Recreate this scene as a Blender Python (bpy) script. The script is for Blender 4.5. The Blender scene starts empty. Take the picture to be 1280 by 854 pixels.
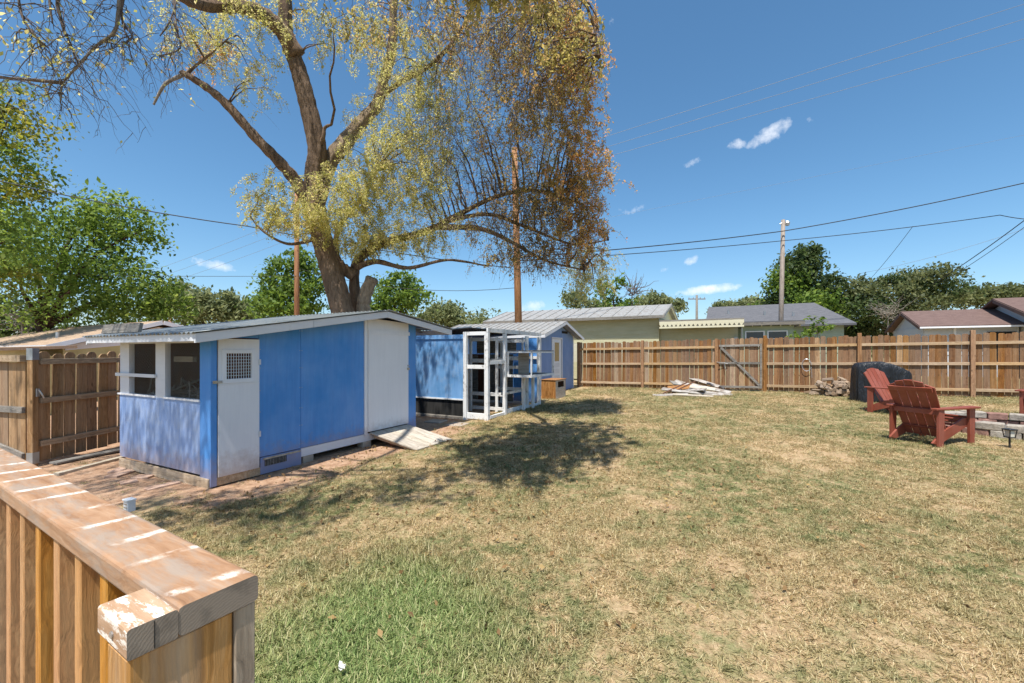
import bpy, bmesh, math, random
import numpy as np
from mathutils import Vector, Matrix, Quaternion
R = math.radians
rng = np.random.default_rng(7)
random.seed(7)
S = bpy.context.scene
COL = S.collection

# ------------------------------------------------------------------ camera, sky, sun, exposure
EYE, F, HOR = 1.65, 540.0, 440.0            # eye height (m), focal length and horizon row for a 1280 x 854 frame
cd = bpy.data.cameras.new('camera'); cam = bpy.data.objects.new('camera', cd); COL.objects.link(cam)
cam.location = (0, 0, EYE); cam.rotation_euler = (R(90), 0, 0)
cd.sensor_width = 36; cd.lens = 36 * F / 1280; cd.shift_y = (HOR - 427) / 1280
cd.clip_start = 0.05; cd.clip_end = 3000
S.camera = cam

TH = -math.atan2(.4603, .8878)              # the yard's sheds and back fence share this heading
U = Vector((.4603, .8878, 0)).normalized(); NN = Vector((U.y, -U.x, 0))
P0 = Vector((-3.66, 5.27, 0))
SUN_EL, SUN_OFF = R(66), R(8)
sh = -U * math.cos(SUN_OFF) + NN * math.sin(SUN_OFF)
SUN = Vector((sh.x * math.cos(SUN_EL), sh.y * math.cos(SUN_EL), math.sin(SUN_EL)))

W = bpy.data.worlds.new('World'); S.world = W; W.use_nodes = True
def build_world():
    t = W.node_tree; t.nodes.clear(); L = t.links.new
    out = t.nodes.new('ShaderNodeOutputWorld'); bg = t.nodes.new('ShaderNodeBackground')
    sky = t.nodes.new('ShaderNodeTexSky'); sky.sky_type = 'NISHITA'; sky.sun_disc = False
    sky.sun_elevation = SUN_EL; sky.sun_rotation = math.atan2(SUN.x, SUN.y)
    sky.altitude = 400; sky.air_density = 1.0; sky.dust_density = 1.2; sky.ozone_density = 4.5
    bg.inputs['Strength'].default_value = 0.107
    hs = t.nodes.new('ShaderNodeHueSaturation'); hs.inputs['Saturation'].default_value = 1.13; hs.inputs['Hue'].default_value = .490
    # small fair-weather clouds, fixed in direction on the sky
    tc = t.nodes.new('ShaderNodeTexCoord')
    nz = t.nodes.new('ShaderNodeTexNoise'); nz.inputs['Scale'].default_value = 42; nz.inputs['Detail'].default_value = 8
    nz.inputs['Roughness'].default_value = .62
    L(tc.outputs['Generated'], nz.inputs['Vector'])
    total = None
    clouds = [(962,168,.042,.018,.85,-.40),(921,180,.018,.012,.8,0),(866,203,.026,.010,.6,-.3),(790,262,.034,.014,.55,0),(884,362,.075,.011,1.0,-.06),(864,326,.022,.011,.8,-.5),
              (767,20,.02,.018,.45,.6),(268,331,.05,.011,.7,.15),(833,337,.018,.009,.6,0),(660,384,.05,.022,.75,0),(1008,152,.02,.014,.35,0),(60,232,.03,.014,.6,.2)]
    for px, py, w, h, amp, tilt in clouds:
        d = Vector(((px-640)/F, 1, (HOR-py)/F)).normalized()
        r = Vector((d.y, -d.x, 0)).normalized(); u = r.cross(d).normalized()
        r, u = (r*math.cos(tilt)-u*math.sin(tilt)), (u*math.cos(tilt)+r*math.sin(tilt))
        acc = []
        for ax, s in ((r, w), (u, h)):
            sub = t.nodes.new('ShaderNodeVectorMath'); sub.operation = 'SUBTRACT'; sub.inputs[1].default_value = d
            L(tc.outputs['Generated'], sub.inputs[0])
            dt = t.nodes.new('ShaderNodeVectorMath'); dt.operation = 'DOT_PRODUCT'; dt.inputs[1].default_value = ax / s
            L(sub.outputs[0], dt.inputs[0])
            sq = t.nodes.new('ShaderNodeMath'); sq.operation = 'POWER'; sq.inputs[1].default_value = 2
            ab = t.nodes.new('ShaderNodeMath'); ab.operation = 'ABSOLUTE'
            L(dt.outputs['Value'], ab.inputs[0]); L(ab.outputs[0], sq.inputs[0]); acc.append(sq)
        ad = t.nodes.new('ShaderNodeMath'); ad.operation = 'ADD'; L(acc[0].outputs[0], ad.inputs[0]); L(acc[1].outputs[0], ad.inputs[1])
        mr = t.nodes.new('ShaderNodeMapRange'); mr.inputs['From Min'].default_value = 0; mr.inputs['From Max'].default_value = 1.6
        mr.inputs['To Min'].default_value = amp*.68; mr.inputs['To Max'].default_value = 0
        L(ad.outputs[0], mr.inputs['Value'])
        if total is None: total = mr.outputs[0]
        else:
            a2 = t.nodes.new('ShaderNodeMath'); a2.operation = 'MAXIMUM'; L(total, a2.inputs[0]); L(mr.outputs[0], a2.inputs[1]); total = a2.outputs[0]
    # threshold the noise by the local cloud amount
    s2 = t.nodes.new('ShaderNodeMath'); s2.operation = 'ADD'; L(total, s2.inputs[0]); L(nz.outputs['Fac'], s2.inputs[1])
    mr = t.nodes.new('ShaderNodeMapRange'); mr.inputs['From Min'].default_value = .82; mr.inputs['From Max'].default_value = 1.34
    L(s2.outputs[0], mr.inputs['Value'])
    gt = t.nodes.new('ShaderNodeMath'); gt.operation = 'GREATER_THAN'; gt.inputs[1].default_value = .001; L(total, gt.inputs[0])
    fac = t.nodes.new('ShaderNodeMath'); fac.operation = 'MULTIPLY'; L(mr.outputs[0], fac.inputs[0]); L(gt.outputs[0], fac.inputs[1])
    mx = t.nodes.new('ShaderNodeMix'); mx.data_type = 'RGBA'
    L(fac.outputs[0], mx.inputs['Factor']); L(sky.outputs[0], hs.inputs['Color']); L(hs.outputs[0], mx.inputs['A']); mx.inputs['B'].default_value = (6.6, 6.8, 7.2, 1)
    L(mx.outputs['Result'], bg.inputs['Color']); L(bg.outputs[0], out.inputs[0])
build_world()
sd = bpy.data.lights.new('sun', 'SUN'); so = bpy.data.objects.new('sun', sd); COL.objects.link(so)
sd.energy = 4.4; sd.angle = R(.53); sd.color = (1, .95, .87)
so.rotation_euler = SUN.to_track_quat('Z', 'Y').to_euler(); so.location = (0, 0, 40)
S.view_settings.view_transform = 'Standard'; S.view_settings.look = 'None'
S.view_settings.exposure = 0.72; S.view_settings.gamma = 1; S.view_settings.use_curve_mapping = False
S.render.engine = 'CYCLES'
S.cycles.use_denoising = True
S.cycles.max_bounces = 6; S.cycles.transparent_max_bounces = 8

# ------------------------------------------------------------------ helpers
def sstep(x, a, b):
    t = min(1, max(0, (x-a)/(b-a))); return t*t*(3-2*t)
def ab_of(x, y):
    dx, dy = x-P0.x, y-P0.y
    return dx*U.x+dy*U.y, dx*NN.x+dy*NN.y
def ground(x, y):
    a, b = ab_of(x, y)
    return .0153*max(-7, min(16, a)) + .0128*max(-7, min(16, b)) - .02
def yd(a, b, z=0):                           # a along the sheds, b out towards the lawn
    p = P0 + U*a + NN*b; return Vector((p.x, p.y, z))
def at(px, py, Y): return Vector(((px-640)/F*Y, Y, EYE+(HOR-py)/F*Y))
def gp(px, py):                              # where a sight line meets the lawn
    d = Vector(((px-640)/F, 1, (HOR-py)/F)); y = 8.0
    for _ in range(30):
        y = (EYE-ground(d.x*y, y))/(-d.z)
    return Vector((d.x*y, y, ground(d.x*y, y)))

def link(name, me, m=None, parent=None, smooth=False):
    o = bpy.data.objects.new(name, me); COL.objects.link(o)
    if m is not None and len(me.materials) == 0: me.materials.append(m)
    if parent is not None: o.parent = parent
    if smooth: me.polygons.foreach_set('use_smooth', [True]*len(me.polygons))
    return o
def tag(o, label, cat=None, group=None, kind=None):
    o['label'] = label
    if cat: o['category'] = cat
    if group: o['group'] = group
    if kind: o['kind'] = kind
    return o
def thing(name, label, cat, loc=(0, 0, 0), rz=0, group=None):
    o = bpy.data.objects.new(name, None); COL.objects.link(o); o.empty_display_size = .2
    o.location = loc; o.rotation_euler = (0, 0, rz)
    return tag(o, label, cat, group)
def structure(o): o['kind'] = 'structure'; return o

class MB:
    def __init__(s): s.v = []; s.f = []
    def add(s, vs, fs):
        k = len(s.v); s.v += [tuple(v) for v in vs]; s.f += [tuple(i+k for i in f) for f in fs]; return s
    def box(s, x0, x1, y0, y1, z0, z1, M=None):
        vs = [Vector((x, y, z)) for z in (z0, z1) for y in (y0, y1) for x in (x0, x1)]
        if M is not None: vs = [M @ v for v in vs]
        return s.add(vs, [(0,2,3,1),(4,5,7,6),(0,1,5,4),(2,6,7,3),(0,4,6,2),(1,3,7,5)])
    def bar(s, p, q, w, t, up=(0, 0, 1), ext=0):       # rectangular bar: w across, t along 'up'
        p, q = Vector(p), Vector(q); d = (q-p).normalized(); up = Vector(up)
        sd_ = d.cross(up).normalized(); up2 = sd_.cross(d).normalized(); p = p-d*ext; q = q+d*ext
        vs = [e+sd_*(i*w/2)+up2*(j*t/2) for e in (p, q) for j in (-1, 1) for i in (-1, 1)]
        return s.add(vs, [(0,1,3,2),(4,6,7,5),(0,4,5,1),(2,3,7,6),(0,2,6,4),(1,5,7,3)])
    def prism(s, poly, d):                             # 3-d polygon swept by d
        n = len(poly); d = Vector(d)
        vs = [Vector(p) for p in poly]+[Vector(p)+d for p in poly]
        return s.add(vs, [tuple(range(n))[::-1], tuple(range(n, 2*n))]+[(i, (i+1) % n, n+(i+1) % n, n+i) for i in range(n)])
    def tube(s, pts, rad, k=8, cap=True):
        pts = [Vector(p) for p in pts]; n = len(pts)
        if not hasattr(rad, '__len__'): rad = [rad]*n
        vs = []; prev = None
        for i, p in enumerate(pts):
            t = (pts[min(i+1, n-1)]-pts[max(i-1, 0)]).normalized()
            if prev is None: a = t.orthogonal().normalized()
            else: a = (prev-t*prev.dot(t)).normalized()
            prev = a; b = t.cross(a)
            vs += [p+(a*math.cos(2*math.pi*j/k)+b*math.sin(2*math.pi*j/k))*rad[i] for j in range(k)]
        fs = [(i*k+j, i*k+(j+1) % k, (i+1)*k+(j+1) % k, (i+1)*k+j) for i in range(n-1) for j in range(k)]
        if cap: fs += [tuple(range(k))[::-1], tuple(range((n-1)*k, n*k))]
        return s.add(vs, fs)
    def mesh(s, name='m', bevel=0, recalc=True):
        me = bpy.data.meshes.new(name); me.from_pydata(s.v, [], s.f)
        bm = bmesh.new(); bm.from_mesh(me)
        if recalc: bmesh.ops.recalc_face_normals(bm, faces=bm.faces)
        if bevel: bmesh.ops.bevel(bm, geom=bm.edges[:], offset=bevel, segments=1, affect='EDGES')
        bm.to_mesh(me); bm.free(); return me
    def build(s, name, m, parent=None, bevel=0, smooth=False):
        return link(name, s.mesh(name, bevel), m, parent, smooth)
def part(name, m, parent, *boxes, bevel=0):
    b = MB()
    for x in boxes: b.box(*x)
    return b.build(name, m, parent, bevel)
def dup(o, parent=None, **kw):
    c = o.copy(); COL.objects.link(c); c.parent = parent
    for ch in list(o.children): dup(ch, c)
    return c

def big_mesh(name, verts, faces_n, idx):             # numpy -> mesh; every face has faces_n corners
    me = bpy.data.meshes.new(name); nf = len(idx)//faces_n
    me.vertices.add(len(verts)); me.vertices.foreach_set('co', np.ascontiguousarray(verts, dtype=np.float32).ravel())
    me.loops.add(len(idx)); me.loops.foreach_set('vertex_index', np.ascontiguousarray(idx, dtype=np.int32))
    me.polygons.add(nf); me.polygons.foreach_set('loop_start', np.arange(0, nf*faces_n, faces_n, dtype=np.int32))
    me.polygons.foreach_set('loop_total', np.full(nf, faces_n, dtype=np.int32))
    me.update(calc_edges=True); return me
def unit(v): return v/np.maximum(np.linalg.norm(v, axis=-1, keepdims=True), 1e-9)
def leaf_mesh(name, c, size, aspect=.5, droop=.3, var=.35):
    """one folded rhombus per leaf at the points c"""
    n = len(c); ax = rng.normal(size=(n, 3)); ax[:, 2] -= droop; ax = unit(ax)
    nr = rng.normal(size=(n, 3)); nr[:, 2] = np.abs(nr[:, 2])+.5
    sd_ = unit(np.cross(ax, nr)); up = np.cross(sd_, ax)
    L = (size*(1+var*rng.normal(size=(n, 1)))).clip(size*.4, size*2)
    Wd = L*aspect
    v = np.stack([c-ax*L*.5, c+sd_*Wd*.5+up*Wd*.14, c+ax*L*.5, c-sd_*Wd*.5+up*Wd*.14], 1).reshape(-1, 3)
    return big_mesh(name, v, 4, np.arange(4*n))
def strands(P, Rd, k=3):
    """P (S,n,3) centre lines, Rd (S,n) radii -> verts, quads"""
    Sn, n, _ = P.shape
    T = unit(np.gradient(P, axis=1)); ref = unit(rng.normal(size=(Sn, 1, 3)))
    A = unit(np.cross(T, ref)); B = np.cross(T, A)
    ang = np.arange(k)*2*math.pi/k
    V = P[:, :, None, :]+(A[:, :, None, :]*np.cos(ang)[None, None, :, None]+B[:, :, None, :]*np.sin(ang)[None, None, :, None])*Rd[:, :, None, None]
    s, i, j = np.meshgrid(np.arange(Sn), np.arange(n-1), np.arange(k), indexing='ij')
    b = s*n*k; j2 = (j+1) % k
    q = np.stack([b+i*k+j, b+i*k+j2, b+(i+1)*k+j2, b+(i+1)*k+j], -1).reshape(-1)
    return V.reshape(-1, 3), q
def strand_mesh(name, P, Rd, k=3):
    v, q = strands(P, Rd, k); return big_mesh(name, v, 4, q)
def spline(pts, m=6):
    pts = [Vector(p) for p in pts]; out = []
    for i in range(len(pts)-1):
        p0 = pts[max(i-1, 0)]; p1 = pts[i]; p2 = pts[i+1]; p3 = pts[min(i+2, len(pts)-1)]
        for j in range(m):
            t = j/m; out.append(.5*((2*p1)+(p2-p0)*t+(2*p0-5*p1+4*p2-p3)*t*t+(3*p1-p0-3*p2+p3)*t**3))
    out.append(pts[-1]); return out

# ------------------------------------------------------------------ materials
class NT:
    def __init__(s, name):
        s.m = bpy.data.materials.new(name); s.m.use_nodes = True; s.t = s.m.node_tree
        s.b = s.t.nodes['Principled BSDF']; s.out = s.t.nodes['Material Output']
        s.tc = s.t.nodes.new('ShaderNodeTexCoord'); s._oi = None; s._geo = None
    def set(s, sock, v):
        if hasattr(v, 'is_output'): s.t.links.new(v, sock)
        else:
            try: sock.default_value = v
            except Exception: sock.default_value = tuple(v)+(1,)
    def node(s, ty, ins={}, **at_):
        n = s.t.nodes.new(ty)
        for k, v in at_.items(): setattr(n, k, v)
        for k, v in ins.items(): s.set(n.inputs[k], v)
        return n
    @property
    def rnd(s):
        if not s._oi: s._oi = s.t.nodes.new('ShaderNodeObjectInfo')
        return s._oi.outputs['Random']
    @property
    def geo(s):
        if not s._geo: s._geo = s.t.nodes.new('ShaderNodeNewGeometry')
        return s._geo.outputs
    def math(s, op, a, b=0.0, clamp=False):
        n = s.node('ShaderNodeMath', operation=op, use_clamp=clamp); s.set(n.inputs[0], a); s.set(n.inputs[1], b); return n.outputs[0]
    def vadd(s, a, b, op='ADD'):
        n = s.node('ShaderNodeVectorMath', operation=op); s.set(n.inputs[0], a); s.set(n.inputs[1], b); return n.outputs[0]
    def mapping(s, vec, scale=(1, 1, 1), loc=(0, 0, 0), rot=(0, 0, 0)):
        n = s.node('ShaderNodeMapping'); s.set(n.inputs['Vector'], vec); s.set(n.inputs['Scale'], scale); s.set(n.inputs['Location'], loc); s.set(n.inputs['Rotation'], rot); return n.outputs[0]
    def noise(s, vec, scale, detail=5, rough=.55, dist=0):
        n = s.node('ShaderNodeTexNoise', {'Scale': scale, 'Detail': detail, 'Roughness': rough, 'Distortion': dist}); s.set(n.inputs['Vector'], vec); return n.outputs['Fac']
    def ramp(s, fac, stops, interp='LINEAR'):
        n = s.node('ShaderNodeValToRGB'); n.color_ramp.interpolation = interp; e = n.color_ramp.elements
        while len(e) < len(stops): e.new(.5)
        for x, (p, c) in zip(e, stops):
            x.position = p; x.color = tuple(c)+(1,) if hasattr(c, '__len__') else (c, c, c, 1)
        s.set(n.inputs['Fac'], fac); return n.outputs['Color']
    def mix(s, f, a, b, mode='MIX'):
        n = s.node('ShaderNodeMix', data_type='RGBA', blend_type=mode); s.set(n.inputs['Factor'], f); s.set(n.inputs['A'], a); s.set(n.inputs['B'], b); return n.outputs['Result']
    def hsv(s, c, h=.5, sa=1.0, v=1.0):
        n = s.node('ShaderNodeHueSaturation'); s.set(n.inputs['Color'], c); s.set(n.inputs['Hue'], h); s.set(n.inputs['Saturation'], sa); s.set(n.inputs['Value'], v); return n.outputs[0]
    def rng_(s, fac, a, b, c=0., d=1.):
        n = s.node('ShaderNodeMapRange', {'From Min': a, 'From Max': b, 'To Min': c, 'To Max': d}); s.set(n.inputs['Value'], fac); return n.outputs[0]
    def bump(s, h, strength=.3, dist=.01):
        n = s.node('ShaderNodeBump', {'Strength': strength, 'Distance': dist}); s.set(n.inputs['Height'], h); s.set(s.b.inputs['Normal'], n.outputs[0]); return n.outputs[0]
    def fin(s, col, rough=.7, spec=.3, metal=0.0):
        s.set(s.b.inputs['Base Color'], col); s.set(s.b.inputs['Roughness'], rough); s.set(s.b.inputs['Metallic'], metal)
        s.set(s.b.inputs['Specular IOR Level'], spec); return s.m

def wood(name, dark, mid, light, axis='z', scale=1.0, rough=.8, vary=.35, worn=None, worn_amt=.0, knots=True, bump=.4, dirt=None):
    n = NT(name); off = n.vadd(n.tc.outputs['Object'], n.math('MULTIPLY', n.rnd, 83.0))
    st = {'x': (1.2, 22, 22), 'y': (22, 1.2, 22), 'z': (22, 22, 1.2)}[axis]
    v = n.mapping(off, tuple(k*scale for k in st))
    warp = n.noise(off, 3*scale, 2); v2 = n.vadd(v, n.math('MULTIPLY', warp, 2.4))
    g = n.noise(v2, 1.0, 6, .65, .4); fine = n.noise(n.mapping(v2, (3.5, 3.5, 3.5)), 1.0, 3, .6)
    c = n.ramp(g, [(.28, dark), (.5, mid), (.72, light)])
    c = n.mix(.35, c, n.ramp(fine, [(.3, .25), (.7, .9)]), 'OVERLAY')
    if knots:
        vo = n.node('ShaderNodeTexVoronoi', {'Scale': 3.2*scale}); n.set(vo.inputs['Vector'], n.mapping(off, tuple(1+.0*k if k < 5 else 2.2 for k in st)))
        kf = n.rng_(vo.outputs['Distance'], .05, .13, .75, 0.)
        c = n.mix(kf, c, tuple(x*.35 for x in dark))
    if worn is not None:
        w = n.noise(n.mapping(off, tuple(k*.25 for k in st)), 1.0, 5, .7)
        c = n.mix(n.math('MULTIPLY', n.rng_(w, .42, .62), worn_amt), c, worn)
    if dirt is not None:
        d = n.noise(off, 6, 4); c = n.mix(n.rng_(d, .55, .8, 0., .6), c, dirt)
    c = n.hsv(c, n.rng_(n.rnd, 0, 1, .497, .503), n.rng_(n.math('FRACT', n.math('MULTIPLY', n.rnd, 7.3)), 0, 1, .8, 1.15), n.rng_(n.math('FRACT', n.math('MULTIPLY', n.rnd, 17.7)), 0, 1, 1-vary, 1+vary))
    n.bump(n.math('ADD', g, n.math('MULTIPLY', fine, .6)), bump, .004)
    return n.fin(c, rough, .25)
def paint(name, col, wear=None, wear_amt=.5, axis='z', rough=.6, tone=.12, bump=.15, wscale=1.0, lo=.58, hi=.68, splash=False):
    n = NT(name); off = n.vadd(n.tc.outputs['Object'], n.math('MULTIPLY', n.rnd, 31.0))
    big = n.noise(off, 1.7, 5); st = {'x': (2, 26, 26), 'y': (26, 2, 26), 'z': (26, 26, 2)}[axis]
    gr = n.noise(n.mapping(off, st), 1.0, 5, .7)
    c = n.hsv(col, .5, n.rng_(big, .3, .7, 1.06, .92), n.rng_(big, .3, .7, 1-tone, 1+tone))
    c = n.mix(.18, c, n.ramp(gr, [(.3, .25), (.7, .8)]), 'OVERLAY')
    spk = n.noise(off, 60, 2); c = n.mix(n.rng_(spk, .68, .78, 0, .25), c, tuple(x*.45 for x in col))
    if wear is not None:
        w = n.math('ADD', n.math('MULTIPLY', n.noise(off, 5*wscale, 6, .7), .6), n.math('MULTIPLY', gr, .4))
        c = n.mix(n.rng_(w, lo, hi, 0., wear_amt), c, wear)
    # rain streaks, and earth splashed up from the ground
    stv = {'x': (.4, 9, 9), 'y': (9, .4, 9), 'z': (7, 7, .35)}[axis]
    sk = n.noise(n.mapping(off, stv), 1.0, 4, .6); c = n.mix(n.rng_(sk, .52, .75, 0., .2), c, tuple(min(1, x*.8+.09) for x in col))
    if splash:
        zz = n.node('ShaderNodeSeparateXYZ', {0: n.geo['Position']}).outputs['Z']
        sp = n.rng_(n.math('SUBTRACT', zz, n.math('MULTIPLY', n.noise(off, 9, 5, .7), .5)), -.12, .16, .55, 0.)
        c = n.mix(sp, c, (.34, .215, .14))
    n.bump(n.math('ADD', n.math('MULTIPLY', gr, .6), n.noise(off, 140, 2)), bump, .003)
    return n.fin(c, rough, .35)
def plain(name, col, rough=.6, metal=0., tone=.1, bscale=60, bump=.1):
    n = NT(name); v = n.tc.outputs['Object']
    a = n.noise(v, 4, 5); c = n.hsv(col, .5, 1., n.rng_(a, .3, .7, 1-tone, 1+tone))
    n.bump(n.noise(v, bscale, 3), bump, .004)
    return n.fin(c, rough, .4, metal)
def foliage(name, stops, trans=.45, rough=.6, patch=1.2, patch_amt=.25):
    n = NT(name); r = n.geo['Random Per Island']
    pz = n.noise(n.geo['Position'], patch, 3)
    f = n.math('ADD', n.math('MULTIPLY', r, 1-patch_amt), n.math('MULTIPLY', n.rng_(pz, .3, .7), patch_amt))
    c = n.ramp(f, stops)
    n.fin(c, rough, .3)
    tr = n.node('ShaderNodeBsdfTranslucent'); n.set(tr.inputs['Color'], n.hsv(c, .485, 1.05, 1.3))
    mx = n.node('ShaderNodeMixShader', {'Fac': trans}); n.t.links.new(n.b.outputs[0], mx.inputs[1]); n.t.links.new(tr.outputs[0], mx.inputs[2])
    n.t.links.new(mx.outputs[0], n.out.inputs['Surface']); return n.m
def bark(name, dark, light, vs=(9, 9, 1.6)):
    n = NT(name); v = n.tc.outputs['Object']
    w = n.vadd(n.mapping(v, vs), n.math('MULTIPLY', n.noise(v, 3, 3), 1.5))
    g = n.noise(w, 1.0, 7, .7, .8); c = n.ramp(g, [(.32, dark), (.62, light)])
    c = n.mix(n.rng_(n.noise(v, 1.3, 3), .35, .7, 0, .35), c, tuple(x*1.25 for x in light))
    n.bump(g, .9, .05); return n.fin(c, .95, .1)

M = {}
M['blue'] = paint('blue_plywood_paint', (.085, .28, .66), (.28, .38, .54), .22, splash=True, tone=.05, lo=.60, hi=.72)
M['blue_light'] = paint('pale_blue_panel_paint', (.13, .30, .56), (.36, .42, .50), .6, tone=.2, lo=.5, hi=.68)
M['chalk'] = paint('chalky_faded_blue_paint', (.23, .35, .62), (.40, .47, .58), .6, splash=True, tone=.12, lo=.45, hi=.65)
M['white'] = paint('white_door_paint', (.76, .77, .80), (.5, .47, .43), .35, splash=True, tone=.03, lo=.64, hi=.74)
M['trim'] = paint('grey_white_trim_paint', (.66, .67, .70), (.33, .31, .29), .5, axis='x', tone=.06)
M['trim_y'] = paint('grey_white_trim_paint_along', (.66, .67, .70), (.33, .31, .29), .5, axis='y', tone=.06)
M['flake'] = paint('flaking_white_paint', (.74, .74, .73), (.27, .25, .23), .85, tone=.06, wscale=1.3, lo=.53, hi=.62, bump=.4)
M['fence'] = wood('stained_fence_board', (.10, .042, .015), (.18, .083, .031), (.26, .138, .058), 'z', 1.0, vary=.17, worn=(.30, .20, .12), worn_amt=.5)
M['fence_l'] = wood('weathered_fence_board', (.16, .095, .048), (.29, .18, .10), (.42, .285, .17), 'z', .9, vary=.18, worn=(.34, .25, .17), worn_amt=.6)
M['rail_l'] = wood('weathered_fence_rail', (.22, .15, .09), (.36, .26, .165), (.46, .36, .25), 'y', .9, vary=.12)
M['post_l'] = wood('weathered_post', (.2, .115, .05), (.32, .195, .1), (.42, .29, .17), 'z', .9, vary=.12)
M['rail'] = wood('pale_fence_rail', (.27, .17, .09), (.40, .275, .16), (.48, .36, .23), 'x', 1.0, vary=.12)
M['post'] = wood('fence_post_wood', (.16, .075, .028), (.28, .145, .062), (.36, .21, .1), 'z', 1.0, vary=.15)
M['grey'] = wood('grey_weathered_wood', (.10, .09, .08), (.19, .175, .155), (.30, .28, .25), 'x', 1.0, vary=.2)
M['plank'] = wood('bare_old_plank', (.23, .19, .14), (.40, .34, .26), (.55, .49, .40), 'x', 1.0, vary=.22, worn=(.5, .45, .38), worn_amt=.6)
M['skirt'] = wood('skirt_board', (.26, .18, .11), (.40, .30, .20), (.50, .40, .29), 'x', 1.0, vary=.1)
M['crate'] = wood('orange_brown_crate_wood', (.16, .07, .022), (.29, .14, .05), (.42, .24, .11), 'z', 1.2, vary=.1)
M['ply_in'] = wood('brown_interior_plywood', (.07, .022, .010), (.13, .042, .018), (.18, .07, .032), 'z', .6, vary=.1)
M['deck'] = wood('orange_deck_baluster', (.31, .14, .04), (.42, .20, .062), (.52, .28, .10), 'z', 1.6, rough=.6, vary=.05, worn=(.60, .40, .20), worn_amt=.2, bump=.5, knots=False)
M['decko'] = wood('worn_post_stain', (.22, .11, .045), (.40, .215, .09), (.53, .33, .17), 'z', 1.6, rough=.65, vary=.05, worn=(.46, .37, .28), worn_amt=.8, bump=.5, knots=False)
M['red'] = paint('red_brown_chair_stain', (.235, .06, .035), (.36, .16, .115), .5, rough=.55, tone=.15)
M['galv'] = plain('galvanised_metal', (.46, .48, .50), .42, .75, .2)
M['steel'] = plain('bare_steel', (.42, .42, .42), .4, .8)
M['black'] = plain('dark_gap', (.012, .011, .01), .9)
M['conc'] = plain('concrete', (.36, .30, .24), .9, 0, .2, 40, .5)
M['cover'] = None

# ------------------------------------------------------------------ ground
def lawn(n, blade):
    p = n.geo['Position']
    big = n.noise(p, .55, 4, .6); med = n.noise(p, 2.6, 4, .6); fine = n.noise(p, 22, 4, .7); vf = n.noise(p, 120, 3, .7)
    def dot(v):
        x = n.node('ShaderNodeVectorMath', operation='DOT_PRODUCT'); n.set(x.inputs[0], p); n.set(x.inputs[1], tuple(v)); return x.outputs['Value']
    a = n.math('SUBTRACT', dot(U), P0.dot(U)); b = n.math('SUBTRACT', dot(NN), P0.dot(NN))
    # the watered corner by the deck
    dx = n.vadd(n.vadd(p, (-.85, 2.4, 0), 'SUBTRACT'), (.95, .75, 0), 'MULTIPLY'); ln = n.node('ShaderNodeVectorMath', operation='LENGTH'); n.set(ln.inputs[0], dx)
    near = n.rng_(n.math('ADD', ln.outputs['Value'], n.math('ADD', n.math('MULTIPLY', n.math('SUBTRACT', n.noise(p, 1.1, 5, .65), .5), 1.7), n.math('MULTIPLY', n.math('SUBTRACT', fine, .5), .8))), .35, 1.05, .9, 0.)
    ridge = n.math('ADD', n.math('MULTIPLY', big, .6), n.math('MULTIPLY', med, .4))
    gm = n.rng_(ridge, .41, .56)
    gm = n.math('MULTIPLY', gm, n.rng_(n.noise(p, 9, 4, .65), .36, .58))
    if blade:
        r = n.geo['Random Per Island']
        dry = n.ramp(r, [(0, (.25, .18, .085)), (.35, (.45, .35, .175)), (.7, (.62, .505, .285)), (1, (.72, .61, .40))])
        grn = n.ramp(r, [(0, (.12, .145, .06)), (.5, (.21, .245, .10)), (1, (.40, .40, .20))])
        lush = n.ramp(r, [(0, (.12, .19, .06)), (.5, (.23, .34, .11)), (.85, (.40, .47, .20)), (1, (.58, .53, .30))])
    else:
        dry = n.ramp(fine, [(.3, (.27, .175, .095)), (.5, (.43, .305, .175)), (.7, (.54, .40, .245))])
        grn = n.ramp(fine, [(.3, (.11, .125, .05)), (.7, (.25, .26, .115))])
        lush = n.ramp(fine, [(.3, (.09, .125, .04)), (.7, (.24, .28, .10))])
    c = n.mix(n.math('MULTIPLY', gm, .95), dry, grn)
    c = n.mix(near, c, lush)
    if not blade:
        soil = n.ramp(n.noise(p, 9, 6, .7), [(.3, (.24, .135, .08)), (.5, (.42, .265, .17)), (.7, (.53, .37, .25))])
        # worn earth along the shed and beside the left fence; a few bald spots in the lawn
        wob = n.math('MULTIPLY', n.math('SUBTRACT', n.noise(p, 1.6, 5, .65), .5), 1.3)
        d1 = n.math('MAXIMUM', n.math('SUBTRACT', b, 1.0), n.math('SUBTRACT', n.math('ABSOLUTE', n.math('SUBTRACT', a, 2.1)), 2.6))
        d2 = n.math('MAXIMUM', n.math('ADD', b, .1), n.math('SUBTRACT', n.math('ABSOLUTE', n.math('SUBTRACT', a, .6)), 2.0))
        d3 = n.math('MAXIMUM', n.math('ADD', b, .0), n.math('SUBTRACT', n.math('ABSOLUTE', n.math('SUBTRACT', a, 7)), 6))
        d = n.math('MINIMUM', d1, n.math('MINIMUM', d2, d3))
        sm = n.rng_(n.math('ADD', d, wob), -.18, .16, 1., 0.)
        bald = n.rng_(n.noise(n.vadd(p, (3.3, 1.7, 0)), 1.15, 5, .65), .60, .70)
        sm = n.math('MAXIMUM', sm, n.math('MULTIPLY', bald, .65))
        c = n.mix(sm, c, soil)
        c = n.mix(.3, c, n.ramp(vf, [(.25, .1), (.75, .95)]), 'OVERLAY')
        n.bump(n.math('ADD', n.math('MULTIPLY', fine, 1.2), n.math('MULTIPLY', vf, .5)), .8, .03)
    return c
n = NT('dry_lawn_and_red_earth'); M['ground'] = n.fin(lawn(n, False), .95, .1)
n = NT('lawn_blades'); c = lawn(n, True); n.fin(c, .6, .2)
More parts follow.
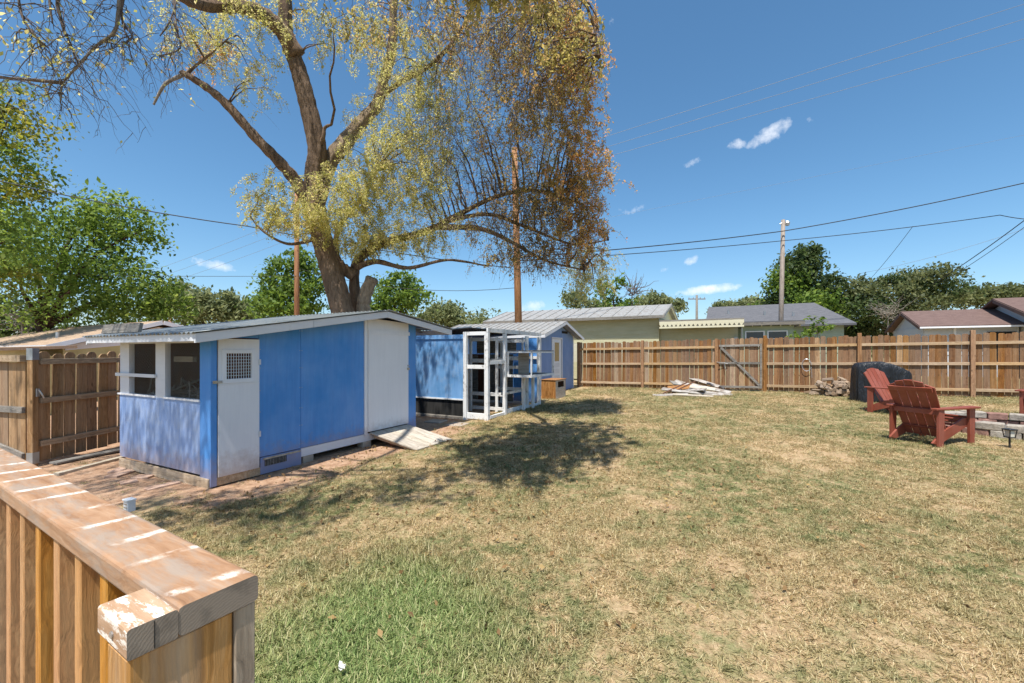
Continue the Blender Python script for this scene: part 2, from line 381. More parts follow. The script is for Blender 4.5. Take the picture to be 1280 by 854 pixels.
tr = n.node('ShaderNodeBsdfTranslucent'); n.set(tr.inputs['Color'], c); mx = n.node('ShaderNodeMixShader', {'Fac': .3})
n.t.links.new(n.b.outputs[0], mx.inputs[1]); n.t.links.new(tr.outputs[0], mx.inputs[2]); n.t.links.new(mx.outputs[0], n.out.inputs['Surface']); M['blade'] = n.m

def ground_sheet():
    xs = np.concatenate([-np.geomspace(900, 10, 14)[:-1], np.arange(-10, 16, .25), np.geomspace(16, 900, 14)])
    ys = np.concatenate([-np.geomspace(200, 3, 9)[:-1], np.arange(-3, 20, .25), np.geomspace(20, 1500, 18)])
    v = [(x, y, ground(x, y)+(.016*math.sin(1.9*x+.7*y)*math.sin(1.3*y-.4*x) if -9 < x < 15 and 0 < y < 19 else 0)) for y in ys for x in xs]
    nx = len(xs); f = [(j*nx+i, j*nx+i+1, (j+1)*nx+i+1, (j+1)*nx+i) for j in range(len(ys)-1) for i in range(nx-1)]
    me = bpy.data.meshes.new('ground'); me.from_pydata(v, [], f)
    structure(link('ground', me, M['ground'], smooth=True))
ground_sheet()

# ------------------------------------------------------------------ big blue shed   (local x = out towards the lawn, y = along the door wall)
SH = thing('garden_shed', 'low blue plywood shed with open windows, two white doors and a metal roof', 'shed', P0, TH)
def roof_z(y):                               # top of the rafters under the roofing
    return 1.85+.165*(y+.3) if y < 2.69 else 2.343-.126*(y-2.69)
def wall_top(y): return roof_z(y)-.05
def wpanel(name, y0, y1, z0, m, x0=-.018, x1=0.0, parent=SH, top=None):
    ys = [y0, y1] if not (y0 < 2.69 < y1) else [y0, 2.69, y1]
    prof = [(x0, y0, z0), (x0, y1, z0)]+[(x0, y, (wall_top(y) if top is None else top)) for y in reversed(ys)]
    return MB().prism(prof, (x1-x0, 0, 0)).build(name, m, parent, bevel=.002)
wpanel('plywood_panel', .585, 1.209, .235, M['blue'])
wpanel('plywood_panel', 1.214, 2.425, .235, M['blue'])
wpanel('plywood_panel', 3.54, 3.78, .235, M['blue'])
MB().prism([(-.018, .055, 1.83), (-.018, .58, 1.83), (-.018, .58, wall_top(.58)), (-.018, .055, wall_top(.055))], (.018, 0, 0)).build('plywood_panel', M['blue'], SH)
wpanel('corner_board', -.02, .05, .0, M['blue'], -.02, .012)
part('corner_board', M['blue'], SH, (-.225, -.0, -.022, -.004, .0, 1.86), bevel=.002)
wpanel('door_trim', 2.428, 2.492, .2, M['white'], -.012, .016)
# skirts and piers
part('skirt_board', M['skirt'], SH, (-.03, .004, .03, .60, .0, .10))
part('skirt_board', M['blue'], SH, (-.03, .005, .602, 1.215, .0, .225))
part('skirt_board', M['trim_y'], SH, (-.045, -.006, 1.22, 3.78, .105, .228))
part('skirt_board', M['blue'], SH, (-.005, .004, 3.0, 3.78, .13, .232))
g = part('floor_vent', M['black'], SH, (-.002, .008, .66, .98, .10, .185))
for k in range(14): part('vent_bar', M['grey'], g, (.008, .014, .668+k*.022, .676+k*.022, .10, .185))
part('vent_flap', M['plank'], SH, (.006, .016, .64, 1.2, .19, .214))
for (y0, y1, x0) in ((1.26, 1.44, -.16), (2.40, 2.58, -.14), (3.62, 3.76, -.16)): part('concrete_pier', M['conc'], SH, (x0, x0+.15, y0, y1, -.06, .105), bevel=.008)
for y0 in (1.3, 2.4, 3.6): part('concrete_pier', M['conc'], SH, (-2.2, -2.0, y0, y0+.18, -.08, .105))
# floor and the hidden walls
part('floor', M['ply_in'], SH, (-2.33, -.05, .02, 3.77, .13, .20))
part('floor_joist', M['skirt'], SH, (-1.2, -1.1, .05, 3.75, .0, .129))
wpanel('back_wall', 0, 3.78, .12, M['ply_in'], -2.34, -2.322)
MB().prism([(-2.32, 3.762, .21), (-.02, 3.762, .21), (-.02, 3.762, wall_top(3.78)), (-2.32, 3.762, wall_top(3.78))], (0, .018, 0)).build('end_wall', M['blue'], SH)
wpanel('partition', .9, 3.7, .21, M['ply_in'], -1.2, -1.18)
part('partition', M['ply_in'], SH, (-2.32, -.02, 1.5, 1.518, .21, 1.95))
# window side (faces -y)
part('wall_panel', M['chalk'], SH, (-2.34, -.225, -.02, -.002, .125, 1.03), bevel=.002)
part('skirt_board', M['skirt'], SH, (-2.33, -.01, -.035, .0, -.03, .098))
for x0, x1 in ((-2.34, -2.07), (-1.32, -1.07)): part('window_post', M['trim'], SH, (x0, x1, -.016, .05, 1.03, 1.80), bevel=.002)
part('window_header', M['trim'], SH, (-2.34, -.226, -.012, .04, 1.765, 1.86))
for x0, x1 in ((-2.38, -1.30), (-1.09, -.215)): part('window_sill', M['trim'], SH, (x0, x1, -.035, .045, 1.03, 1.052))
part('window_bar', M['trim'], SH, (-2.42, -1.28, -.045, -.02, 1.30, 1.345))
for x0, x1 in ((-2.068, -1.322), (-1.068, -.228)):
    b = MB(); s_ = .045
    k = x0-.8
    while k < x1:
        for sgn in (1, -1):
            p = [(k if sgn > 0 else x1+x0-k, 1.055), ((k if sgn > 0 else x1+x0-k)+sgn*.71, 1.764)]
            (xa, za), (xb, zb) = p
            if xa > xb: xa, za, xb, zb = xb, zb, xa, za
            c0 = max(xa, x0); c1 = min(xb, x1)
            if c1-c0 > .02:
                sl = (zb-za)/(xb-xa); b.bar((c0, .012, za+sl*(c0-xa)), (c1, .012, za+sl*(c1-xa)), .0011, .0011, (0, 1, 0))
        k += s_
    b.build('chicken_wire', M['steel'], SH)
# doors
def small_door():
    d = MB(); y0, y1, z0, z1 = .062, .575, .105, 1.815; wy0, wy1, wz0, wz1 = .155, .47, 1.31, 1.63
    for bx in ((y0, wy0, z0, z1), (wy1, y1, z0, z1), (wy0, wy1, z0, wz0), (wy0, wy1, wz1, z1)): d.box(.002, .024, bx[0], bx[1], bx[2], bx[3])
    D = d.build('door', M['white'], SH)
    fr = MB()
    for bx in ((wy0-.055, wy0-.002, wz0-.055, wz1+.05), (wy1+.002, wy1+.05, wz0-.055, wz1+.05), (wy0-.002, wy1+.002, wz0-.055, wz0-.002), (wy0-.002, wy1+.002, wz1+.002, wz1+.05)): fr.box(.0245, .036, *bx)
    fr.build('window_frame', M['white'], D, bevel=.002)
    gr = MB()
    for k in range(1, 10): gr.box(.010, .016, wy0+k*.0315-.003, wy0+k*.0315+.003, wz0, wz1)
    for k in range(1, 8): gr.box(.016, .022, wy0, wy1, wz0+k*.04-.003, wz0+k*.04+.003)
    gr.build('window_grille', M['trim'], D)
    for z in (1.48, .52):
        MB().box(.026, .034, .56, .592, z, z+.07).tube([(.036, .577, z), (.036, .577, z+.07)], .008, 6).build('hinge', M['trim'], D)
    MB().box(.026, .036, .065, .115, 1.265, 1.295).box(.036, .046, .04, .075, 1.268, 1.292).build('latch', M['steel'], D)
    part('latch_block', M['plank'], D, (.013, .04, .0, .045, 1.262, 1.297))
    part('ledge_strip', M['white'], D, (.0245, .03, .064, .573, 1.235, 1.243))
small_door()
def big_door():
    ys = (2.495, 3.535)
    d = MB().prism([(.002, ys[0], .262), (.002, ys[1], .262), (.002, ys[1], 2.20), (.002, 2.69, 2.235), (.002, ys[0], 2.215)], (.022, 0, 0)).build('door', M['white'], SH, bevel=.002)
    part('door_strip', M['white'], d, (.026, .034, 2.50, 3.56, 1.965, 2.03))
    part('door_edge', M['white'], d, (.026, .034, 2.50, 2.53, .27, 1.96))
    part('door_pull', M['plank'], d, (.026, .045, 3.49, 3.545, 1.30, 1.345))
    part('door_latch', M['steel'], d, (.026, .04, 3.50, 3.54, 1.37, 1.395))
big_door()
# roof: corrugated sheets on both slopes, painted fascia boards, rafters under the long overhang
n = NT('bluish_galvanised_roofing'); v = n.tc.outputs['Object']; a_ = n.noise(v, 2.5, 6, .7)
c = n.ramp(a_, [(.3, (.11, .135, .15)), (.55, (.23, .255, .265)), (.75, (.27, .26, .245))]); n.bump(n.noise(v, 30, 3), .1, .003); M['roofing'] = n.fin(c, .5, .5, .45)
def corr(name, y0, y1, zf, x0, x1, parent, m, pitch=.095, amp=.013, lift=.025, steps=8):
    nx = int((x1-x0)/pitch*6); b = MB(); ys = np.linspace(y0, y1, steps)
    vs = [(x0+(x1-x0)*i/nx, y, zf(y)+lift+amp*math.sin(2*math.pi*(x1-x0)*i/nx/pitch)) for y in ys for i in range(nx+1)]
    fs = [(j*(nx+1)+i, j*(nx+1)+i+1, (j+1)*(nx+1)+i+1, (j+1)*(nx+1)+i) for j in range(steps-1) for i in range(nx)]
    b.add(vs, fs); o = b.build(name, m, parent, smooth=True)
    sm = o.modifiers.new('thickness', 'SOLIDIFY'); sm.thickness = .003; return o
RF = corr('roof', -.36, 2.70, roof_z, -2.56, .33, SH, M['roofing'])
corr('roof_sheet', 2.68, 4.63, roof_z, -2.56, .33, RF, M['roofing'], lift=.034)
def fascia(y0, y1, x0=.27, x1=.295, d=.105, parent=RF):
    MB().prism([(x0, y0, roof_z(y0)-d+.01), (x0, y1, roof_z(y1)-d+.01), (x0, y1, roof_z(y1)+.012), (x0, y0, roof_z(y0)+.012)], (x1-x0, 0, 0)).build('fascia_board', M['trim_y'], parent, bevel=.002)
fascia(-.33, 1.20); fascia(1.206, 2.688); fascia(2.692, 4.60)
fascia(-.33, 2.688, -2.53, -2.505); fascia(2.692, 4.60, -2.53, -2.505)
MB().box(-2.505, .27, -.335, -.31, roof_z(-.33)-.075, roof_z(-.33)+.012).build('fascia_board', M['trim'], RF, bevel=.002)
MB().box(-2.505, .27, 4.58, 4.60, roof_z(4.6)-.08, roof_z(4.6)+.012).build('fascia_board', M['trim'], RF)
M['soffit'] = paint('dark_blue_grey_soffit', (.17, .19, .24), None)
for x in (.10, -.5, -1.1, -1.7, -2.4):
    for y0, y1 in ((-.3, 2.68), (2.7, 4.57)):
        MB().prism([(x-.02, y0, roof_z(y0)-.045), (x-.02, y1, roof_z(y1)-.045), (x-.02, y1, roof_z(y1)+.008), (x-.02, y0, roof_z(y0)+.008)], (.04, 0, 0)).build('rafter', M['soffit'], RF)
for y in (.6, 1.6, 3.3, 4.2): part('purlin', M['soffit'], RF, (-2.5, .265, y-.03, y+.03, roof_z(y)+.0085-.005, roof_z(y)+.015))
# firewood and odds inside, seen through the windows
st = thing('stick_heap', 'heap of dry branches and sticks inside the open shed windows', 'branches', SH.matrix_world @ Vector((0, 0, 0)), 0)
st.location = P0; st.rotation_euler = (0, 0, TH)
nb = 150; A = rng.uniform((-2.15, .15, .95), (-.35, 1.2, 1.12), (nb, 3)); A[:, 2] -= .1*np.abs(A[:, 0]+1.2)
dr = unit(rng.normal(size=(nb, 3))*(1, 1, .45)); Ln = rng.uniform(.15, .4, (nb, 1))
tt = np.linspace(-1, 1, 5)[None, :, None]; Pm = A[:, None]+dr[:, None]*Ln[:, None]*tt+rng.normal(size=(nb, 5, 3))*.014
Pm[..., 0] = Pm[..., 0].clip(-2.25, -.1); Pm[..., 1] = Pm[..., 1].clip(.06, 1.45); Pm[..., 2] = Pm[..., 2].clip(.3, 1.5)
M['stick'] = wood('dry_stick', (.10, .08, .06), (.2, .165, .13), (.33, .28, .22), 'x', 1.5, vary=.3)
so_ = link('stick', strand_mesh('stick', Pm, np.repeat(rng.uniform(.006, .016, (nb, 1)), 5, 1), 5), M['stick'], st); so_['kind'] = 'stuff'
MB().box(-2.2, -.15, .15, 1.4, .2, .78).build('bale', M['ply_in'], st)
tag(MB().prism([Vector((-1.75, .10, 1.07)), Vector((-1.62, .10, 1.055)), Vector((-1.45, .26, .98)), Vector((-1.5, .26, .9))], (0, .03, 0)).build('offcut', M['plank'], st), 'pale split board sticking out of the branches')
sb = part('interior_shelf', M['plank'], SH, (-1.98, -1.45, .5, .55, 1.50, 1.58))

nl = MB()
for y in (.60, 1.195, 1.23, 2.41, 3.56, 3.765):
    z = .3
    while z < wall_top(y)-.08: nl.box(-.001, .0022, y-.005, y+.005, z-.005, z+.005); z += .28+.03*math.sin(7*z+y)
nl.build('nail_head', M['steel'], SH)['kind'] = 'stuff'
# ------------------------------------------------------------------ ramp in front of the big door
def ramp():
    p = yd(3.02, 0); rt = thing('door_ramp', 'weathered plywood ramp sloping from the blue shed door to the grass', 'ramp', (p.x, p.y, 0), TH)
    zt, zb, L_ = .245, ground(*yd(3.0, 1.05).xy)+.015, 1.05
    for k in range(3):
        y0 = -.47+k*.33
        MB().prism([(.01, y0, zt-.022), (L_, y0, zb-.022), (L_, y0, zb), (.01, y0, zt)], (0, .322, 0)).build('ramp_board', M['plank'], rt, bevel=.002)
    for y0 in (-.42, .42): MB().prism([(.05, y0, zt-.10), (L_-.1, y0, zb-.045), (L_-.1, y0, zb-.0), (.05, y0, zt-.022)], (0, .04, 0)).build('ramp_bearer', M['skirt'], rt)
    for y0 in (-.30, .33): part('brick_support', M['brick'], rt, (.30, .42, y0, y0+.10, .02, zt-.125), bevel=.004)
n = NT('red_brick'); v = n.tc.outputs['Object']; n.bump(n.noise(v, 50, 4), .5, .004)
M['brick'] = n.fin(n.hsv(n.ramp(n.noise(v, 14, 5), [(.3, (.22, .075, .04)), (.7, (.40, .17, .10))]), .5, 1., n.rng_(n.rnd, 0, 1, .75, 1.2)), .9, .15)
ramp()
n = NT('pale_worn_brick'); v = n.tc.outputs['Object']; n.bump(n.noise(v, 50, 4), .5, .004)
M['brick_pale'] = n.fin(n.hsv(n.ramp(n.noise(v, 10, 5), [(.3, (.30, .17, .11)), (.7, (.50, .34, .25))]), .5, .9, n.rng_(n.rnd, 0, 1, .8, 1.15)), .95, .1)

# ------------------------------------------------------------------ white-framed pen between the sheds
PN = thing('animal_pen', 'open pen framed in flaking white timber with a pale blue side panel', 'pen', P0, TH)
def gz(a, b): return ground(*yd(a, b).xy)
def post(a, b, z1, w=.085, d=.085, z0=None, name='post', m=None, par=None):
    zz = gz(a, b)-.03 if z0 is None else z0
    return part(name, m or M['flake'], par or PN, (b-w/2, b+w/2, a-d/2, a+d/2, zz, z1), bevel=.003)
def beam(p, q, w=.04, t=.085, name='rail', m=None, par=None):      # p, q as (a, b, z)
    return MB().bar((p[1], p[0], p[2]), (q[1], q[0], q[2]), w, t).build(name, m or M['flake'], par or PN, bevel=.003)
part('side_panel', M['blue_light'], PN, (-2.4, -.06, 5.56, 5.578, .52, 2.04), bevel=.003)
part('panel_cap', M['blue_light'], PN, (-2.4, .0, 5.535, 5.56, 1.96, 2.06), bevel=.003)
part('panel_trim', M['flake'], PN, (-2.4, -.06, 5.545, 5.56, .50, .535))
n = NT('dark_plastic_mesh'); v = n.tc.outputs['Object']; M['dark'] = n.fin(n.ramp(n.noise(n.mapping(v, (9, 9, 1)), 1., 5), [(.35, (.010, .010, .010)), (.75, (.05, .048, .045))]), .9)
part('dark_screen', M['dark'], PN, (-2.4, -.06, 5.585, 5.6, .12, .50))
part('sill_log', M['grey'], PN, (-2.4, -.06, 5.55, 5.63, .01, .115), bevel=.01)
post(5.57, 0, 2.12, .09, .09)
post(5.60, .57, 2.12, .10, .09)
for z, t in ((2.08, .085), (1.30, .09), (.15, .14)): beam((5.585, .045, z), (5.59, .525, z), .04, t)
post(6.40, .60, 2.10, .08); post(7.67, .60, 2.08, .08); post(8.50, .60, 2.08, .08)
beam((5.55, .60, 2.155), (8.62, .60, 2.155), .04, .10, 'top_beam')
beam((5.65, .60, 1.40), (6.36, .60, 1.40), .04, .085)
beam((5.66, .60, .13), (8.46, .60, .15), .05, .07, 'base_beam')
beam((6.44, .60, .20), (7.63, .60, .20), .03, .05)
# inner gate frame and cross pieces a metre back
for b in (-.62, -.12, .18, .44): post(6.75, b, 2.05, .075, .04)
for z, t in ((1.98, .09), (1.42, .10), (.55, .09), (.18, .08)): beam((6.75, -.58, z), (6.75, .42, z), .035, t)
for b in (-.35,): post(7.7, b, 2.02, .075, .04)
for z in (1.95, 1.46, 1.22, .62): beam((7.70, -.32, z), (7.70, .56, z), .035, .085)
beam((6.42, .50, .6), (7.6, .50, .6), .035, .06)
# back wall of boards and the blue end panel
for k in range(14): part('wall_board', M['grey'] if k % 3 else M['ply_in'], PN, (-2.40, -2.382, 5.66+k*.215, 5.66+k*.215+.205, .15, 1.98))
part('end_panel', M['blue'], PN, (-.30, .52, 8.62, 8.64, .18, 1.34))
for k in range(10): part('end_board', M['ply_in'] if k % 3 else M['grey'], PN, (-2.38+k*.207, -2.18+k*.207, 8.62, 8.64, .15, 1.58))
for k in range(7): part('end_board', M['grey'], PN, (-1.6+k*.2, -1.41+k*.2, 8.62, 8.64, 1.60, 2.05))
part('end_panel', M['blue'], PN, (.0, .52, 8.60, 8.618, 1.36, 2.05))
for b in (-.7, .04, .54): post(8.57, b, 2.08, .06, .05)
beam((8.57, -.66, 1.48), (8.57, .50, 1.48), .03, .08)
# dark ribbed sheet roof
PR = MB().prism([(.10, 5.55, 2.205), (-2.5, 5.55, 2.06), (-2.5, 5.55, 2.085), (.10, 5.55, 2.23)], (0, 3.6, 0)).build('roof', plain('black_roof_sheet', (.03, .03, .032), .7), PN)
for k in range(9): MB().prism([(.11, 5.62+k*.42, 2.231), (-2.5, 5.62+k*.42, 2.086), (-2.5, 5.62+k*.42, 2.115), (.11, 5.62+k*.42, 2.26)], (0, .035, 0)).build('roof_rib', M['galv'], PR)
# box frame (old nest boxes) hung on the lawn side
NB = thing('nest_box_frame', 'open white shelf frame jutting from the pen towards the lawn', 'shelf', P0, TH)
def nb(name, a0, a1, b0, b1, z0, z1, m='flake'): return part(name, M[m], NB, (b0, b1, a0, a1, z0, z1), bevel=.003)
nb('top_shelf', 6.44, 7.80, .66, 1.34, 1.665, 1.69, 'grey'); nb('bottom_shelf', 6.46, 7.78, .66, 1.30, 1.065, 1.085, 'grey')
for z in (1.03, 1.625): 
    nb('rail', 6.44, 7.80, 1.30, 1.335, z, z+.06 if z < 1.5 else z+.035); nb('rail', 6.40, 6.438, .66, 1.335, z, z+.06 if z < 1.5 else z+.035); nb('rail', 7.80, 7.835, .66, 1.335, z, z+.06 if z < 1.5 else z+.035)
for a, b in ((6.42, 1.318), (7.815, 1.318), (6.42, .69), (7.815, .69)): nb('upright', a-.02, a+.02, b-.016, b+.016, 1.09, 1.624)
nb('divider', 6.95, 6.97, .70, 1.0, 1.09, 1.62, 'plank')
for a in (7.2, 7.78): nb('leg', a-.035, a+.035, .70, .77, gz(7.5, .7)-.02, 1.028)

# ------------------------------------------------------------------ small gabled shed at the back
S2 = thing('gabled_shed', 'small blue gabled shed with white trim and half-glazed door by the back fence', 'shed', P0, TH)
bx, a0, a1, bk = -.235, 10.5, 13.85, -4.6
def r2(a): return 2.775-.268*abs(a-12.19)
zg = gz(12, -.2)-.02
M['blue2'] = paint('slate_blue_wall_paint', (.165, .27, .50), (.32, .35, .42), .3, tone=.08)
ds, de, dz = 11.50, 12.56, 2.19
for (ya, yb, zz) in ((a0, ds, zg), (ds, de, dz), (de, a1, zg)):
    ys = [ya]+([12.19] if ya < 12.19 < yb else [])+[yb]
    MB().prism([(bx-.02, ya, zz), (bx-.02, yb, zz)]+[(bx-.02, y, r2(y)-.06) for y in reversed(ys)], (.02, 0, 0)).build('wall_panel', M['blue2'], S2)
MB().prism([(bk, a0, zg), (bk, a1, zg), (bk, a1, r2(a1)-.06), (bk, 12.19, r2(12.19)-.06), (bk, a0, r2(a0)-.06)], (.02, 0, 0)).build('back_wall', M['blue2'], S2)
part('front_wall', M['blue'], S2, (bk+.02, bx-.021, a0, a0+.02, zg, r2(a0)-.06)); part('rear_wall', M['blue2'], S2, (bk+.02, bx-.021, a1-.02, a1, zg, r2(a1)-.06))
for y in (a0, a1-.05): part('corner_board', M['trim'], S2, (bx+.001, bx+.018, y, y+.05, zg, r2(y)-.06))
dd = part('door', M['white'], S2, (bx-.03, bx-.008, ds+.07, de-.07, zg+.12, dz-.06))
part('window', plain('tan_blind_behind_glass', (.42, .32, .16), .25), dd, (bx-.008, bx-.004, ds+.30, de-.30, 1.30, 2.0))
for q in ((ds+.26, ds+.30, 1.26, 2.04), (de-.30, de-.26, 1.26, 2.04), (ds+.30, de-.30, 1.26, 1.30), (ds+.30, de-.30, 2.0, 2.04)): part('window_frame', M['white'], dd, (bx-.007, bx+.004, *q))
for z in (.62, .86, 1.08): part('door_panel', M['trim'], dd, (bx-.007, bx-.002, ds+.24, de-.24, z, z+.16))
MB().tube([(bx-.01, ds+.13, 1.15), (bx+.05, ds+.13, 1.15)], .022, 8).build('door_knob', M['steel'], dd)
for q in ((ds, ds+.065, zg+.1, dz), (de-.065, de, zg+.1, dz), (ds+.066, de-.066, dz-.055, dz)): part('door_trim', M['trim'], S2, (bx+.001, bx+.022, *q))
part('gable_vent', M['dark'], S2, (bx+.001, bx+.012, 12.55, 13.15, 2.36, 2.45))
n = NT('rust_flecked_white_metal'); v = n.tc.outputs['Object']
c = n.mix(n.rng_(n.noise(v, 7, 6, .75), .50, .62, 0, .75), (.31, .31, .30), (.18, .135, .10)); n.bump(n.noise(v, 20, 3), .15, .004); M['wmetal'] = n.fin(c, .55, .4, .1)
def gable_roof(par, y0, ym, y1, x0, x1, zf, m, name='roof', rib=.25, th=.02):
    f = None
    for (p, q) in ((y0, ym), (ym, y1)):
        o = MB().prism([(x0, p, zf(p)), (x0, q, zf(q)), (x0, q, zf(q)+th), (x0, p, zf(p)+th)], (x1-x0, 0, 0)).build(name if f is None else 'roof_slope', m, par if f is None else f)
        f = f or o
        k = x0+.06
        while rib and k < x1-.04:
            MB().prism([(k, p, zf(p)+th-.002), (k, q, zf(q)+th-.002), (k, q, zf(q)+th+.02), (k, p, zf(p)+th+.02)], (.03, 0, 0)).build('roof_rib', m, f); k += rib
    return f
f2 = gable_roof(S2, 10.15, 12.19, 14.25, bk-.15, bx+.33, r2, M['wmetal'])
for p, q in ((10.13, 12.188), (12.192, 14.27)):
    MB().prism([(bx+.31, p, r2(p)-.10), (bx+.31, q, r2(q)-.10), (bx+.31, q, r2(q)-.003), (bx+.31, p, r2(p)-.003)], (.022, 0, 0)).build('fascia_board', M['trim_y'], f2)
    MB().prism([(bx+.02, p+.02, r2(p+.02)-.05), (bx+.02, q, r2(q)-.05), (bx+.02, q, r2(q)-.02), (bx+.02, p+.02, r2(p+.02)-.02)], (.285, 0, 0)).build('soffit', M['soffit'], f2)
part('fascia_board', M['trim'], f2, (bk, bx+.308, 10.13, 10.15, r2(10.13)-.10, r2(10.13)-.004))

# wooden nest box on the grass
CR = thing('wooden_crate', 'orange-brown wooden nest box with a dark slot in its pale front', 'crate', P0, TH)
cz = gz(10.2, .4); c0, c1, d0, d1, ct = 9.82, 10.75, .10, .585, cz+.62
part('side', M['crate'], CR, (d0, d1, c0, c0+.02, cz, ct-.02)); part('side', M['crate'], CR, (d0, d1, c1-.02, c1, cz, ct-.02)); part('back', M['crate'], CR, (d0, d0+.02, c0+.021, c1-.021, cz, ct-.02))
part('lid', M['crate'], CR, (d0-.02, d1+.03, c0-.02, c1+.02, ct-.019, ct), bevel=.003)
MB().box(d1-.02, d1, c0+.021, c1-.021, cz, cz+.36).box(d1-.02, d1, c0+.021, c0+.22, cz+.361, ct-.02).box(d1-.02, d1, c1-.16, c1-.021, cz+.361, ct-.02).box(d1-.02, d1, c0+.22, c1-.16, ct-.07, ct-.02).build('front', M['plank'], CR)
part('floor', M['crate'], CR, (d0+.021, d1-.021, c0+.021, c1-.021, cz+.01, cz+.03))

# ------------------------------------------------------------------ fences
def dog_ear(w, h, t, ear=.03):
    return MB().prism([(-w/2, 0, 0), (w/2, 0, 0), (w/2, 0, h-ear), (w/2-ear, 0, h), (-w/2+ear, 0, h), (-w/2, 0, h-ear)], (0, t, 0)).mesh('fence_board', bevel=.002)
# --- back fence
bmesh_ = [dog_ear(.138, 1.80, .018), dog_ear(.139, 1.83, .018), dog_ear(.135, 1.815, .018)]
for m_ in bmesh_: m_.materials.append(M['fence'])
bmesh_.append(dog_ear(.138, 1.81, .018)); bmesh_[3].materials.append(M['fence_l'])
AF = 14.25
posts_b = [-.13, 2.455, 5.05, 6.56, 9.14, 11.74, 14.4, 17.0]
BF = thing('board_fence', 'long brown dog-eared board fence with pale rails along the back of the lawn', 'fence', P0, TH)
def fboard(par, b, a, zoff=0, mi=0):
    o = link('board', bmesh_[mi], None, par); o.location = (b, a, gz(a, b)+.02+zoff); o.rotation_euler = (R(rng.normal()*.25), R(rng.normal()*.35), R(rng.normal()*.8)); return o
b = -.05; k = 0
GATE = (5.11, 6.50)
GT = thing('fence_gate', 'board gate with grey frame and diagonal brace in the back fence', 'gate', P0, TH)
while b < 17.0:
    ingate = GATE[0] < b < GATE[1]
    fboard(GT if ingate else BF, b, AF+.022, float(rng.normal()*.014)+(.02 if ingate else 0), 3 if rng.random() < .14 else int(rng.integers(3))); b += .1455+abs(float(rng.normal()))*.003
for i, pb in enumerate(posts_b):
    h = 1.86 if i not in (3, 4, 5) else 1.93
    part('post', M['post'], BF, (pb-.05, pb+.05, AF-.10, AF-.012, gz(AF, pb)-.1, gz(AF, pb)+h), bevel=.005)
for i in range(len(posts_b)-1):
    p, q = posts_b[i]+.052, posts_b[i+1]-.052
    for z in (1.56, .96, .20):
        if i == 2: continue
        MB().bar((p, AF-.012, gz(AF, p)+z), (q, AF-.012, gz(AF, q)+z), .036, .085).build('rail', M['rail'], BF, bevel=.003)
p, q = 5.13, 6.47
for z in (1.60, .98, .14): MB().bar((p, AF-.005, gz(AF, p)+z), (q, AF-.005, gz(AF, q)+z), .035, .075).build('rail', M['grey'], GT, bevel=.003)
MB().bar((5.20, AF-.006, gz(AF, p)+1.54), (6.40, AF-.006, gz(AF, q)+.20), .033, .08).build('brace', M['grey'], GT, bevel=.003)
part('stile', M['grey'], GT, (6.41, 6.47, AF-.045, AF-.024, gz(AF, 6.4)+.1, gz(AF, 6.4)+1.66))
MB().tube([(5.06, AF-.12, gz(AF, 5)+1.02), (5.30, AF-.05, gz(AF, 5)+.99), (5.42, AF-.05, gz(AF, 5)+.96)], .012, 6).build('latch', M['steel'], GT)
MB().tube([(5.30, AF-.06, gz(AF, 5)+.97), (5.33, AF-.07, gz(AF, 5)+.80), (5.36, AF-.06, gz(AF, 5)+.72)], .011, 6).build('chain', M['steel'], GT)
# loop of wire hung on the fence
lp = [(7.75+.13*math.cos(t), AF-.06, gz(AF, 7.7)+.92+.2*math.sin(t)) for t in np.linspace(0, 6.0, 18)]+[(7.9, AF-.06, gz(AF, 7.7)+.5)]
wl = MB().tube(lp, .008, 5).build('wire_loop', M['galv']); wl.location = P0; wl.rotation_euler = (0, 0, TH); tag(wl, 'loop of grey wire hanging on the back fence beside the gate', 'wire')

# --- left fence (runs away from the deck) and the short return
def left_fence():
    x0, y0, y1 = -7.15, 6.46, 10.4
    LF = thing('board_fence', 'weathered board fence with three rails beside the shed window', 'fence', (x0, y0, 0), 0)
    me = [MB().prism([(0, -.0835, 0), (0, .0835, 0), (0, .0835, h-.05), (0, .055, h-.012), (0, .03, h), (0, -.03, h), (0, -.055, h-.012), (0, -.0835, h-.05)], (-.018, 0, 0)).mesh('side_board', bevel=.002) for h in (1.66, 1.63)]
    for m_ in me: m_.materials.append(M['fence_l'])
    k = 0; y = .15
    while y < y1-y0:
        o = link('board', me[k % 2], None, LF); o.location = (0, y, ground(x0, y0+y)+.06+.006*rng.normal()); o.rotation_euler = (R(rng.normal()*.5), 0, R(rng.normal())); y += .188; k += 1
    for z in (1.46, .87, .22): part('rail', M['rail_l'], LF, (.002, .042, .07, y1-y0, z, z+.085), bevel=.003)
    p = part('post', M['post_l'], LF, (-.05, .035, -.05, .035, -.15, 1.69), bevel=.006)
    part('post_cap', M['galv'], p, (-.054, .039, -.054, .039, 1.53, 1.705)); part('post_shoe', M['galv'], p, (-.054, .039, -.054, .039, -.02, .15))
    MB().box(.036, .056, -.01, .03, .98, 1.10).tube([(.05, .02, 1.08), (.07, .05, 1.0), (.06, .08, .95)], .012, 6).build('hinge', M['galv'], p)
    part('post', M['post_l'], LF, (.003, .10, 2.45, 2.55, -.1, 1.6))
left_fence()
